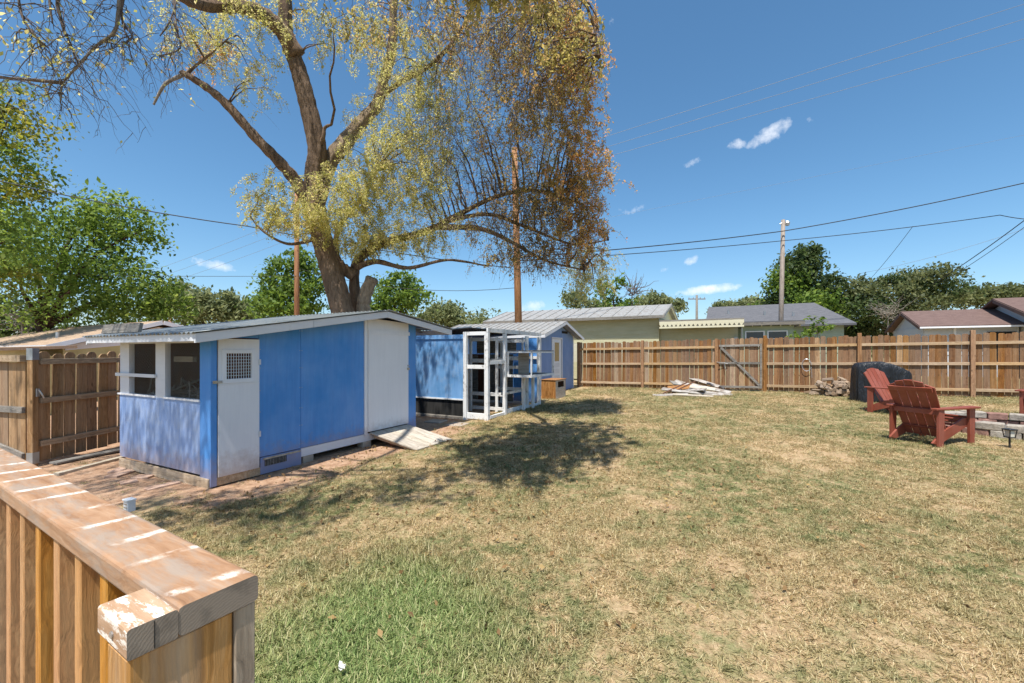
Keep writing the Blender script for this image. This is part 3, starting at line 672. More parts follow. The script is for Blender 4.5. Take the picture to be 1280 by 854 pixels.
def return_fence():
    p = Vector((-7.22, 6.42, 0)); q = Vector((-10.6, 7.5, 0)); d = (q-p); L_ = d.length; rz = math.atan2(d.y, d.x)
    RT = thing('board_fence', 'grey-brown wide board fence with slanted lower rail joined to the bracketed post', 'fence', p, rz)
    me = dog_ear(.20, 1.52, .018, .0); me.materials.append(M['fence_l'])
    k = .12
    while k < L_:
        o = link('board', me, None, RT); o.location = (k, -.02, -.02+.01*rng.normal()); o.rotation_euler = (0, R(rng.normal()*.3), 0); k += .216
    part('cap_rail', M['rail_l'], RT, (.02, L_, -.03, .06, 1.505, 1.60)); part('rail', M['grey'], RT, (.02, L_, .0, .04, .74, .83))
    MB().bar((.03, .02, .10), (1.2, .02, .32), .036, .085).build('slanted_rail', M['grey'], RT)
    part('post', M['post_l'], RT, (1.9, 2.0, .001, .10, -.1, 1.5))
return_fence()

# ------------------------------------------------------------------ deck railing in the foreground
n = NT('weathered_rail_cap'); off = n.tc.outputs['Object']
g = n.noise(n.vadd(n.mapping(off, (2.2, 34, 34)), n.math('MULTIPLY', n.noise(off, 4, 2), 3.)), 1., 7, .68, .5)
c = n.ramp(g, [(.25, (.20, .105, .055)), (.45, (.33, .185, .10)), (.65, (.43, .27, .165)), (.8, (.46, .34, .25))])
c = n.mix(n.rng_(n.noise(n.mapping(off, (4, 14, 14)), 1., 5, .7), .46, .62, 0., .75), c, (.31, .26, .215))
# long broken pale streaks mixed into the colour across the cap
wv = n.vadd(n.mapping(off, (1, .32, 0), rot=(0, 0, .35)), n.math('MULTIPLY', n.noise(off, 3, 3), .10))
wa = n.node('ShaderNodeTexWave', {'Scale': 1.75, 'Distortion': 3.2, 'Detail': 4, 'Detail Scale': 1.1}, wave_type='BANDS', bands_direction='X'); n.set(wa.inputs['Vector'], wv)
sc = n.math('MULTIPLY', n.rng_(wa.outputs['Fac'], .92, .995), n.rng_(n.noise(n.mapping(off, (30, 60, 30)), 1., 5, .8), .36, .56))
sc = n.math('MULTIPLY', n.math('MULTIPLY', sc, n.rng_(n.noise(off, 8, 3), .44, .54)), n.rng_(n.node('ShaderNodeSeparateXYZ', {0: off}).outputs['Y'], -.004, -.02))
c = n.mix(sc, c, (.80, .74, .66))
n.bump(g, .35, .004); M['cap'] = n.fin(c, .7, .3)
n = NT('grey_end_grain'); off = n.tc.outputs['Object']
rg = n.node('ShaderNodeTexWave', {'Scale': 55, 'Distortion': 5.0, 'Detail': 4, 'Detail Scale': 2.0}, wave_type='RINGS', rings_direction='X'); n.set(rg.inputs['Vector'], n.vadd(off, (0, .13, -1.02)))
c = n.mix(n.math('MULTIPLY', rg.outputs['Fac'], .55), (.255, .21, .165), (.34, .285, .23)); c = n.mix(n.rng_(n.noise(off, 18, 5), .5, .7, 0, .6), c, (.10, .085, .07))
n.bump(rg.outputs['Fac'], .12, .001); M['endgrain'] = n.fin(c, .9, .1)
n = NT('flaking_cap_block'); off = n.tc.outputs['Object']
g = n.noise(n.mapping(off, (3, 26, 26)), 1., 6, .7); c = n.ramp(g, [(.3, (.30, .17, .09)), (.6, (.50, .33, .21))])
c = n.mix(n.rng_(n.noise(n.mapping(off, (9, 30, 30)), 1., 6, .75), .50, .56, 0, .9), c, (.80, .75, .68)); n.bump(g, .4, .004); M['capblock'] = n.fin(c, .7, .3)
M['postgrey'] = wood('grey_post_side', (.13, .10, .075), (.28, .22, .16), (.40, .33, .25), 'z', 1.4, vary=.05)
# local x runs along the rail away from its end, y towards the lawn
A = Vector((-.588, .76, 0)); e = Vector((-.8525, .523, 0)).normalized()
RA = thing('deck_railing', 'orange-brown timber deck railing with pale-streaked wide cap and end post', 'railing', (A.x, A.y, 0), math.atan2(e.y, e.x))
# here local y points to the camera side; the lawn side is -y
zc = 1.2
def rounded_bar(x0, x1, y0, y1, z0, z1, r=.008):
    pr = []
    for cy, cz_, a0_ in ((y1-r, z1-r, 0), (y0+r, z1-r, 90), (y0+r, z0+r, 180), (y1-r, z0+r, 270)):
        for t in (0, 45, 90): pr.append((x0, cy+r*math.cos(R(a0_+t)), cz_+r*math.sin(R(a0_+t))))
    return MB().prism(pr, (x1-x0, 0, 0))
cap = rounded_bar(-.002, 3.6, -.137, .0, zc-.052, zc).build('cap', M['cap'], RA)
me = cap.data; me.materials.append(M['endgrain'])
for p in me.polygons:
    if abs(p.normal.x) > .9: p.material_index = 1
blk = rounded_bar(-.003, .13, .0005, .071, zc-.052, zc-.0008, .005).build('cap_block', M['capblock'], RA)
blk.data.materials.append(M['endgrain'])
for p in blk.data.polygons:
    if abs(p.normal.x) > .9: p.material_index = 1
MB().tube([(.06, .0705, zc-.028), (.06, .0735, zc-.028)], .006, 10).build('screw', M['steel'], blk)
part('split', M['black'], blk, (-.0045, -.0025, .034, .035, zc-.05, zc-.004))
part('post', M['decko'], RA, (.004, .095, -.093, .068, .0, zc-.0535), bevel=.004)
part('post_side', M['postgrey'], RA, (.002, .10, -.134, -.0945, .0, zc-.053), bevel=.003)
bm_ = MB().box(-.021, .021, -.021, .021, 0, zc-.054-.16).mesh('baluster', bevel=.003); bm_.materials.append(M['deck'])
k = 0; x = .225
while x < 3.6:
    o = link('baluster', bm_, None, RA); o.location = (x, -.030, .16+.0); x += .178; k += 1
part('under_rail', M['deck'], RA, (.096, 3.6, -.09, -.053, zc-.14, zc-.0525)); part('bottom_rail', M['deck'], RA, (.096, 3.6, -.09, -.052, .22, .31))
part('post', M['deck'], RA, (2.1, 2.19, -.18, -.0915, -.05, zc-.053))
# deck boards under the camera
DK = thing('deck', 'low timber deck beside the railing', 'deck', (A.x, A.y, 0), math.atan2(e.y, e.x))
for k in range(13): part('deck_board', M['deck_x'] if 'deck_x' in M else M['skirt'], DK, (.1, 3.6, .08+k*.145, .08+k*.145+.138, .255, .293))
part('rim_joist', M['skirt'], DK, (.1, 3.6, .08, .12, .0, .254))

# ------------------------------------------------------------------ red-brown slatted garden chairs
def make_chair():
    C = thing('garden_chair', '', 'chair')
    # local: +x is the way the chair faces, y across
    m = M['red']
    for s in (-1, 1):
        y = s*.30
        MB().prism([(.36, y-.02, 0), (.46, y-.02, 0), (.48, y-.02, .53), (.34, y-.02, .53)], (0, .04, 0)).build('front_leg', m, C, bevel=.004)
        MB().prism([(-.36, y-.02, 0), (-.26, y-.02, 0), (-.24, y-.02, .53), (-.36, y-.02, .53)], (0, .04, 0)).build('rear_leg', m, C, bevel=.004)
        ys = s*.268
        MB().prism([(-.44, ys-.014, .05), (-.30, ys-.014, .015), (.40, ys-.014, .27), (.42, ys-.014, .385), (.28, ys-.014, .385), (-.22, ys-.014, .20)], (0, .028, 0)).build('stringer', m, C, bevel=.003)
        MB().prism([(-.42, s*.245, .532), (.50, s*.225, .532), (.52, s*.28, .532), (.50, s*.375, .532), (.1, s*.375, .532), (-.42, s*.325, .532)], (0, 0, .026)).build('armrest', m, C, bevel=.004)
    for k in range(6):
        t = k/5; x = .40-.52*t; z = .392-.165*t
        MB().bar((x, -.27, z), (x, .27, z), .084, .02, (.30, 0, 1)).build('seat_slat', m, C, bevel=.003)
    # back: five slats, slightly fanned, arched top, leaning back
    lean = R(27); bx_, bz = -.13, .24; dv = Vector((-math.sin(lean), 0, math.cos(lean))); nv = Vector((math.cos(lean), 0, math.sin(lean)))
    for k in range(5):
        q = k-2; L_ = .80-.022*q*q; yb, yt = q*.108, q*.124; w0, w1 = .096, .110
        o = Vector((bx_, 0, bz))-dv*.16
        pr = [o+Vector((0, yb-w0/2, 0)), o+Vector((0, yb+w0/2, 0)), o+dv*(L_-.012*q*1.0+.16)+Vector((0, yt+w1/2, 0)), o+dv*(L_+.012*q+.16)+Vector((0, yt-w1/2, 0))]
        MB().prism(pr, nv*.02).build('back_slat', m, C, bevel=.003)
    for h, hw in ((.66, .28), (.30, .31)):
        p = Vector((bx_, 0, bz))+dv*h-nv*.014
        MB().bar(p-Vector((0, hw, 0)), p+Vector((0, hw, 0)), .026, .075, dv).build('back_rail', m, C, bevel=.003)
    MB().bar((.405, -.25, .33), (.405, .25, .33), .02, .09).build('apron', m, C); MB().bar((-.31, -.28, .49), (-.31, .28, .49), .03, .07).build('arm_rail', m, C)
    return C
ch = make_chair()
spots = [((6.80, 7.05), R(18), 'red-brown slatted garden chair turned away, beside the stone fire ring'),
         ((8.75, 9.85), R(-74), 'red-brown slatted garden chair in front of the black grill cover'),
         ((10.95, 8.75), R(-152), 'red-brown slatted garden chair on the far side of the fire ring, facing it')]
for i, ((x, y), rz, lb) in enumerate(spots):
    o = ch if i == 0 else dup(ch)
    o.location = (x, y, ground(x, y)+.005); o.rotation_euler = (0, 0, rz); o.scale = (1.06,)*3; tag(o, lb, 'chair', 'red-brown garden chairs')

# ------------------------------------------------------------------ covered grill
def grill():
    n = NT('black_vinyl_cover'); v = n.tc.outputs['Object']
    n.bump(n.noise(n.mapping(v, (7, 7, 1.8)), 1., 5, .6, .9), 1., .09); M['cover'] = n.fin(n.hsv((.010, .012, .016), .5, 1., n.rng_(n.noise(v, 3, 4), .3, .7, .7, 1.5)), .42, .45)
    c = gp(1101, 502); nu, nz = 72, 26; vs = []
    for j in range(nz+1):
        t = j/nz
        for i in range(nu):
            th = 2*math.pi*i/nu; cx, sx = math.cos(th), math.sin(th)
            ex = .5; X = math.copysign(abs(cx)**ex, cx)*.60; Y = math.copysign(abs(sx)**ex, sx)*.31
            z = 1.06*min(1, t/.82)
            shrink = 1.0 if t < .68 else 1-.10*((t-.68)/.14)**2 if t < .82 else .90*(1-((t-.82)/.18)**1.6)
            flare = 1+.05*(1-t)
            fold = 1+(.05*math.sin(5*th+2.0*t)+.05*(abs(math.sin(6.5*th+1.3+.8*t))-.5)+.02*math.sin(17*th-2*t))*(1-.7*t)*1.2
            sl = .42*max(0, X-.10)+.10*max(0, -X-.35)                 # the right end droops below the firebox lid
            zz = z*(1-sl/1.06*min(1, t/.6)) if t > .0 else 0
            if t > .82: zz += .03*math.sin((t-.82)/.18*math.pi/2)
            vs.append((X*shrink*flare*fold, Y*shrink*flare*fold, zz+(.02*math.sin(7*th) if j == 0 else 0)+.012))
    fs = [(j*nu+i, j*nu+(i+1) % nu, (j+1)*nu+(i+1) % nu, (j+1)*nu+i) for j in range(nz) for i in range(nu)]
    G = MB().add(vs, fs).build('grill_cover', M['cover'], None, smooth=True)
    G.location = c; G.rotation_euler = (0, 0, TH+R(4)); tag(G, 'grill under a black draped cover against the back fence', 'grill cover')
grill()

# ------------------------------------------------------------------ fire ring
def fire_ring():
    n = NT('tumbled_wall_stone'); v = n.vadd(n.tc.outputs['Object'], n.math('MULTIPLY', n.rnd, 40.))
    c = n.ramp(n.noise(v, 7, 6, .7), [(.3, (.17, .145, .12)), (.5, (.33, .29, .245)), (.75, (.46, .42, .36))])
    c = n.mix(n.math('GREATER_THAN', n.rnd, .45), c, n.hsv((.27, .155, .125), .5, 1., n.rng_(n.noise(v, 9, 5), .3, .7, .6, 1.4)))
    n.bump(n.noise(v, 24, 6, .7), .9, .015); M['stone'] = n.fin(c, .95, .1)
    cx, cy = 9.0, 7.85; z0 = ground(cx, cy)-.03
    FR = thing('fire_ring', 'low round fire ring of two courses of grey and pink stone blocks', 'fire ring', (cx, cy, z0))
    def block(r0, r1, dth, h):
        o_ = []
        for t in (-dth/2, -dth/6, dth/6, dth/2): o_.append((r1*math.cos(t), r1*math.sin(t), 0))
        for t in (dth/2, dth/6, -dth/6, -dth/2): o_.append((r0*math.cos(t), r0*math.sin(t), 0))
        me = MB().prism(o_, (0, 0, h)).mesh('stone', bevel=.012); me.materials.append(M['stone']); return me
    N_ = 18; mm = [block(.80, 1.06, 2*math.pi/N_*.95, .12), block(.78, 1.04, 2*math.pi/N_*.95, .12)]
    for c_ in range(2):
        for k in range(N_):
            o = link('stone', mm[c_], None, FR); o.location = (0, 0, c_*.122+.006*rng.normal()); o.rotation_euler = (0, 0, 2*math.pi*(k+.5*c_)/N_); o.scale = (1+.02*rng.normal(),)*2+(1,)
    vs = [(0, 0, .06)]+[(.79*math.cos(t), .79*math.sin(t), .05+.02*math.sin(5*t)) for t in np.linspace(0, 2*math.pi, 24, endpoint=False)]
    MB().add(vs, [(0, i+1, (i+1) % 24+1) for i in range(24)]).build('ash_bed', plain('ash', (.16, .15, .14), .95), FR)
    # loose pieces at the foot
fire_ring()
def solar_lamp():
    p = gp(1262, 560); L_ = thing('path_light', 'small black solar path light on a stake before the fire ring', 'light', p)
    dk = plain('black_plastic', (.02, .02, .02), .45)
    MB().tube([(0, 0, -.05), (0, 0, .17)], .012, 8).build('stake', dk, L_)
    MB().prism([(-.062, -.062, .27), (.062, -.062, .27), (.062, .062, .27), (-.062, .062, .27)], (0, 0, .02)).build('solar_top', dk, L_, bevel=.006)
    for sx, sy in ((1, 1), (1, -1), (-1, 1), (-1, -1)): MB().bar((sx*.04, sy*.04, .17), (sx*.052, sy*.052, .272), .009, .009, (1, 0, 0)).build('corner_strut', dk, L_)
    MB().prism([(-.035, -.035, .17), (.035, -.035, .17), (.035, .035, .17), (-.035, .035, .17)], (0, 0, .098)).build('lens', plain('cloudy_lens', (.55, .53, .46), .35), L_)
    MB().prism([(-.045, -.045, .155), (.045, -.045, .155), (.045, .045, .155), (-.045, .045, .155)], (0, 0, .014)).build('base_plate', dk, L_)
solar_lamp()

# ------------------------------------------------------------------ firewood against the fence
M['log'] = wood('split_firewood', (.17, .11, .07), (.30, .215, .145), (.42, .33, .24), 'x', 1.3, vary=.3)
M['logbark'] = wood('firewood_bark', (.14, .10, .07), (.25, .19, .14), (.36, .29, .22), 'x', 1.3, vary=.3)
lm = []
for k in range(4):
    b_ = MB(); nn_ = 5+k % 2; rr = [.065*(1+.3*rng.normal()) for _ in range(nn_)]
    b_.prism([(-.2, rr[i]*math.cos(2*math.pi*i/nn_), rr[i]*math.sin(2*math.pi*i/nn_)) for i in range(nn_)], (.4, 0, 0)); me = b_.mesh('log', bevel=.006); me.materials.append(M['log'] if k % 3 else M['logbark']); lm.append(me)
c0_ = gp(1044, 495)
for k in range(84):
    lay = min(5, int(abs(rng.normal())*2.3)); sp = .66-.09*lay
    dx = float(rng.uniform(-sp, sp)); dy = float(rng.uniform(-.16, .16))
    o = link('firewood_log', lm[k % 4]); o.location = (c0_.x+NN.x*dx+U.x*dy, c0_.y+NN.y*dx+U.y*dy, ground(c0_.x, c0_.y)+.06+lay*.088)
    o.rotation_euler = (float(rng.uniform(0, 6)), float(rng.normal()*.16), TH+R(90)+float(rng.normal()*.8)); sc_ = float(rng.uniform(.7, 1.05)); o.scale = (sc_, sc_, sc_)
    tag(o, 'split firewood log in the heap beside the black grill cover', 'log', 'firewood heaped by the fence')

# ------------------------------------------------------------------ scrap boards on the grass by the gate
M['scrap'] = paint('dirty_peeling_white_paint', (.38, .355, .325), (.17, .13, .10), .9, axis='x', tone=.2, wscale=1.2, lo=.48, hi=.58)
def scrap():
    items = [(838, 495, 1.1, .16, 12, .03, 'scrap', -3), (852, 493, 1.3, .20, -8, .10, 'scrap', 5), (872, 494, 1.6, .14, 6, .07, 'scrap', 4), (888, 491, 1.3, .18, -14, .14, 'scrap', 9),
             (898, 494, .9, .16, 20, .05, 'scrap', 6), (862, 490, 1.2, .22, -25, .22, 'scrap', 12), (850, 491, .8, .34, 12, .18, 'crate', -6), (878, 492, .8, .24, -3, .19, 'plank', 5), (866, 496, 1.2, .10, 2, .04, 'plank', 1),
             (850, 489, .7, .30, 40, .26, 'grey', 9), (880, 488, 1.1, .15, -22, .30, 'scrap', 14), (893, 491, .8, .14, 30, .12, 'scrap', 10), (868, 493, .9, .20, -40, .15, 'scrap', -7)]
    lab = {'scrap': 'flaking white scrap board lying in the pile by the gate', 'crate': 'orange-brown scrap panel lying in the pile by the gate', 'plank': 'pale bare scrap plank lying in the pile by the gate', 'grey': 'grey scrap board lying in the pile by the gate'}
    me = {}
    for px, py, L_, w, rz, z, m, tl in items:
        p = gp(px, py); o = MB().box(-L_/2, L_/2, -w/2, w/2, -.016, .016).build('scrap_board', M[m], None, bevel=.002)
        o.location = p+Vector((0, 0, z)); o.rotation_euler = (R(12+abs(tl)*1.2), R(tl), TH+R(rz)); tag(o, lab[m], 'board', 'scrap boards by the gate')
    for (px, py, qx, qy, dz) in ((829, 493, 856, 474, 0), (838, 493, 858, 477, .02)):
        p = gp(px, py); q = p+NN*(.75)+U*(.35)+Vector((0, 0, .42+dz))
        o = MB().bar(p+Vector((0, 0, .03)), q, .03, .04).build('rusty_pole', plain('rusty_brown_metal', (.16, .075, .045), .8), None)
        tag(o, 'rusty brown bar propped up at the end of the scrap pile', 'bar', 'rusty bars on the scrap pile')
    # crumpled dark strap
    p = gp(884, 489); pts = [p+Vector((.12*k, .05*math.sin(k*1.7), .27-.035*k+.03*math.sin(2.1*k))) for k in range(6)]
    tag(MB().tube(spline(pts, 4), .035, 6).build('grey_hose', plain('dark_grey_rubber', (.10, .10, .115), .6), None), 'short dark grey hose lying on the white scrap boards', 'hose')
scrap()

# ------------------------------------------------------------------ small things on the earth by the shed
def ground_board(name, px, py, qx, qy, w, t, m, label, cat, group=None, lift=.0):
    p, q = gp(px, py), gp(qx, qy); o = MB().bar((0, 0, t/2), ((q-p).length, 0, q.z-p.z+t/2), w, t).build(name, m, None, bevel=.003)
    o.location = p+Vector((0, 0, lift)); o.rotation_euler = (0, 0, math.atan2(q.y-p.y, q.x-p.x)); return tag(o, label, cat, group)
ground_board('old_plank', 66, 583, 152, 565, .17, .03, M['grey'], 'broad grey plank lying on the earth at the foot of the side fence', 'plank', lift=.03)
ground_board('old_plank', 70, 596, 154, 574, .09, .04, M['plank'], 'narrow brown plank lying on the earth between fence and shed', 'plank', lift=.01)
for i, (px, py, qx, qy, w) in enumerate(((138, 598, 168, 588, .17), (142, 592, 166, 581, .15), (168, 598, 190, 597, .16), (182, 614, 224, 604, .13), (150, 606, 172, 602, .15))):
    ground_board('brick_paver', px, py, qx, qy, w, .035, M['brick_pale'] if 'brick_pale' in M else M['brick'], 'loose flat reddish brick sunk in the earth under the shed window', 'brick', 'bricks under the shed window', lift=-.008)
for px, py, lb in ((545, 527, 'grey square stepping stone nearer the shed corner'), (572, 531, 'grey square stepping stone in front of the white pen post')):
    p = gp(px, py); o = MB().box(-.2, .2, -.2, .2, -.02, .02).build('stepping_stone', M['conc'], None, bevel=.008); o.location = p; o.rotation_euler = (0, 0, TH+.1); tag(o, lb, 'stepping stone', 'stepping stones')
def white_box():
    p = gp(162, 640); B = thing('outlet_box', 'small white plastic outlet box standing in the grass before the shed', 'outlet box', p, R(-28))
    wm = plain('white_plastic', (.62, .65, .68), .5)
    MB().box(-.05, .05, -.035, .035, 0, .13).build('body', wm, B, bevel=.006); MB().box(-.054, .054, -.045, .04, .122, .14).build('lid', wm, B, bevel=.004)
    for z in (.05, .085): part('vent_slot', M['steel'], B, (-.035, .035, -.0375, -.0345, z, z+.012))
white_box()
def flower():
    p = gp(427, 848); Fl = thing('white_flower', 'crumpled white flower lying in the green grass', 'flower', p+Vector((0, 0, .05)))
    wm = plain('white_petal', (.75, .74, .68), .6)
    for k in range(9):
        t = 2.4*k; l_ = .02+.006*math.sin(k*2.7); h_ = .018*math.sin(k*1.9); pts = [(0, 0, .004*(k % 3)), (.016*math.cos(t-.7), .016*math.sin(t-.7), .014+h_*.5), (l_*math.cos(t), l_*math.sin(t), .012+h_), (.016*math.cos(t+.7), .016*math.sin(t+.7), .006+.008*(k % 2))]
        MB().add([Vector(q) for q in pts]+[Vector(q)-Vector((0, 0, .002)) for q in pts], [(0, 1, 2, 3), (7, 6, 5, 4), (0, 4, 5, 1), (1, 5, 6, 2), (2, 6, 7, 3), (3, 7, 4, 0)]).build('petal', wm, Fl)
    MB().tube([(0, 0, 0), (.004, .003, -.05)], .0015, 5).build('stem', plain('green_stem', (.1, .2, .05), .6), Fl)
flower()

# ------------------------------------------------------------------ neighbouring houses
M['yellow'] = paint('pale_yellow_siding', (.44, .42, .27), (.36, .34, .25), .4, axis='x', tone=.06)
M['cream'] = paint('cream_trim', (.62, .58, .42), (.4, .36, .28), .4, axis='x', tone=.05)
M['pgrey'] = paint('pale_grey_siding', (.50, .52, .55), None, axis='x', tone=.05)
M['greenwall'] = paint('pale_green_wall', (.36, .42, .32), None, axis='x', tone=.05)
def shingle(name, c0, c1):
    n = NT(name); v = n.tc.outputs['Object']
    a = n.noise(n.mapping(v, (3, 7, 7)), 1., 4, .7); b_ = n.noise(v, 40, 3); c = n.mix(n.rng_(a, .3, .7), c0, c1); c = n.mix(.3, c, n.ramp(b_, [(.3, .2), (.7, .8)]), 'OVERLAY')
    n.bump(b_, .4, .01); return n.fin(c, .9, .15)
M['sh_grey'] = shingle('grey_shingles', (.085, .088, .098), (.135, .135, .145)); M['sh_red'] = shingle('maroon_shingles', (.115, .075, .067), (.17, .115, .10)); M['sh_tan'] = shingle('tan_shingles', (.30, .21, .14), (.42, .31, .22))
M['glass'] = plain('dark_window_glass', (.05, .06, .075), .12)
def laps(par, b0, b1, a, z0, z1, m, pitch=.2):
    k = 0; z = z0
    while z < z1-.02:
        t = min(z+pitch, z1)
        MB().prism([(b0, a, z), (b0, a-.028, z), (b0, a-.010, t), (b0, a, t)], (b1-b0, 0, 0)).build('siding_board', m, par); z += pitch; k += 1
def win(par, b0, b1, a, z0, z1, frame, blinds=False):
    w = part('window', M['glass'], par, (b0, b1, a-.05, a-.03, z0, z1))
    for q in ((b0-.06, b0, z0-.06, z1+.06), (b1, b1+.06, z0-.06, z1+.06), (b0, b1, z0-.06, z0), (b0, b1, z1, z1+.06)): part('frame', frame, w, (q[0], q[1], a-.075, a-.029, q[2], q[3]))
    part('mullion', frame, w, (b0, b1, a-.06, a-.051, (z0+z1)/2-.02, (z0+z1)/2+.02))
def yellow_house():
    H = thing('yellow_house', 'pale yellow clapboard house with white metal roof behind the back fence', 'house', P0, TH)
    g0 = gz(16, 3); part('wall', M['yellow'], H, (-6.5, 2.45, 18.3, 24.0, g0, 3.28)); laps(H, -6.5, 2.45, 18.3, 1.5, 3.28, M['yellow'])
    part('wall', M['yellow'], H, (2.452, 5.75, 18.5, 24, g0, 2.98)); laps(H, 2.47, 5.75, 18.5, 1.5, 2.72, M['yellow'])
    rf = MB().prism([(-7, 17.9, 3.30), (-7, 20.6, 4.05), (-7, 20.6, 4.12), (-7, 17.9, 3.37)], (9.75, 0, 0)).build('roof', M['wmetal'], H)
    MB().prism([(-7, 20.6, 4.05), (-7, 24.4, 3.2), (-7, 24.4, 3.27), (-7, 20.6, 4.12)], (9.75, 0, 0)).build('roof_slope', M['wmetal'], rf)
    part('eave_board', M['grey'], rf, (-7, 2.75, 17.87, 17.899, 3.22, 3.345))
    k = -6.9
    while k < 2.7: MB().prism([(k, 17.9, 3.369), (k, 20.6, 4.119), (k, 20.6, 4.15), (k, 17.9, 3.40)], (.03, 0, 0)).build('roof_rib', M['wmetal'], rf); k += .6
    MB().prism([(2.44, 18.3, 3.28), (2.44, 20.6, 4.04), (2.44, 23.9, 3.3)], (.02, 0, 0)).build('gable_wall', M['cream'], H)
    for (p, q) in (((2.70, 17.9, 3.28), (2.70, 20.58, 4.03)), ((2.70, 20.62, 4.03), (2.70, 24.4, 3.18))): MB().bar(p, q, .03, .16).build('gable_board', M['cream'], rf)
    pr = part('porch_roof', M['grey'], H, (2.55, 5.98, 17.75, 20.5, 3.03, 3.10))
    part('valance', M['cream'], pr, (2.55, 5.98, 17.74, 17.765, 2.90, 3.028))
    b_ = MB(); k = 2.55
    while k < 5.9:
        b_.prism([(k, 17.741, 2.899), (k+.06, 17.741, 2.80), (k+.12, 17.741, 2.80), (k+.18, 17.741, 2.899)], (0, .02, 0)); k += .18
    b_.build('scallop_trim', M['cream'], pr)
    part('valance_strip', M['cream'], pr, (2.55, 5.98, 17.742, 17.762, 2.72, 2.80))
    part('shade_board', M['grey'], pr, (2.57, 5.96, 17.775, 17.79, 2.74, 2.93))
    MB().tube([(5.9, 18.42, 1.2), (5.9, 18.42, 2.7)], .03, 6).build('conduit', M['steel'], H); part('meter_box', M['steel'], H, (5.60, 5.74, 18.36, 18.47, 2.0, 2.3))
yellow_house()
def wood_strip():                            # pale board capping the neighbour's wall just above the fence
    o = MB().box(-4.2, 2.9, 15.35, 15.42, 1.2, 2.03).build('neighbour_wall', M['cream'], None); o.location = P0; o.rotation_euler = (0, 0, TH); tag(o, 'low cream boundary wall just behind the back fence', 'wall')
wood_strip()
def grey_house():
    H = thing('grey_roof_house', 'pale green house with grey shingle roof beyond the fence gate', 'house', P0, TH)
    g0 = gz(16, 9)
    part('wall', M['greenwall'], H, (4.3, 11.5, 29.6, 37, g0, 3.35)); laps(H, 4.3, 11.5, 29.6, 1.6, 3.35, M['greenwall'], .25)
    rf = MB().prism([(3.8, 29.0, 3.25), (12.0, 29.0, 3.25), (10.5, 33.3, 4.95), (3.8, 33.3, 4.95)], (0, 0, .12)).build('roof', M['sh_grey'], H)
    MB().prism([(3.8, 33.3, 4.95), (10.5, 33.3, 4.95), (12.0, 37.6, 3.25), (3.8, 37.6, 3.25)], (0, 0, .12)).build('roof_slope', M['sh_grey'], rf)
    MB().prism([(12.0, 29.0, 3.25), (12.0, 37.6, 3.25), (10.5, 33.3, 4.95)], (0, 0, .12)).build('hip_slope', M['sh_grey'], rf)
    for b_, a_ in ((5.2, 31.5), (7.4, 31.0), (9.0, 30.6)): MB().tube([(b_, a_, 3.9), (b_, a_, 4.62-(31.5-a_)*.39)], .07, 8).build('roof_vent', M['steel'], rf)
    part('wall', M['greenwall'], H, (5.95, 8.5, 25.2, 29.5, g0, 3.12)); pr = part('porch_roof', M['sh_grey'], H, (5.5, 8.95, 24.7, 29.6, 3.20, 3.36)); part('eave_board', M['grey'], pr, (5.5, 8.95, 24.68, 24.699, 3.13, 3.30))
    win(H, 6.2, 7.05, 25.2, 2.0, 2.78, M['white']); win(H, 7.3, 8.15, 25.2, 2.0, 2.78, M['white'])
    for k in range(8): MB().bar((5.6+k*.45, 24.75, 3.12), (5.6+k*.45, 25.2, 3.12), .04, .09).build('rafter_tail', M['cream'], pr)
grey_house()
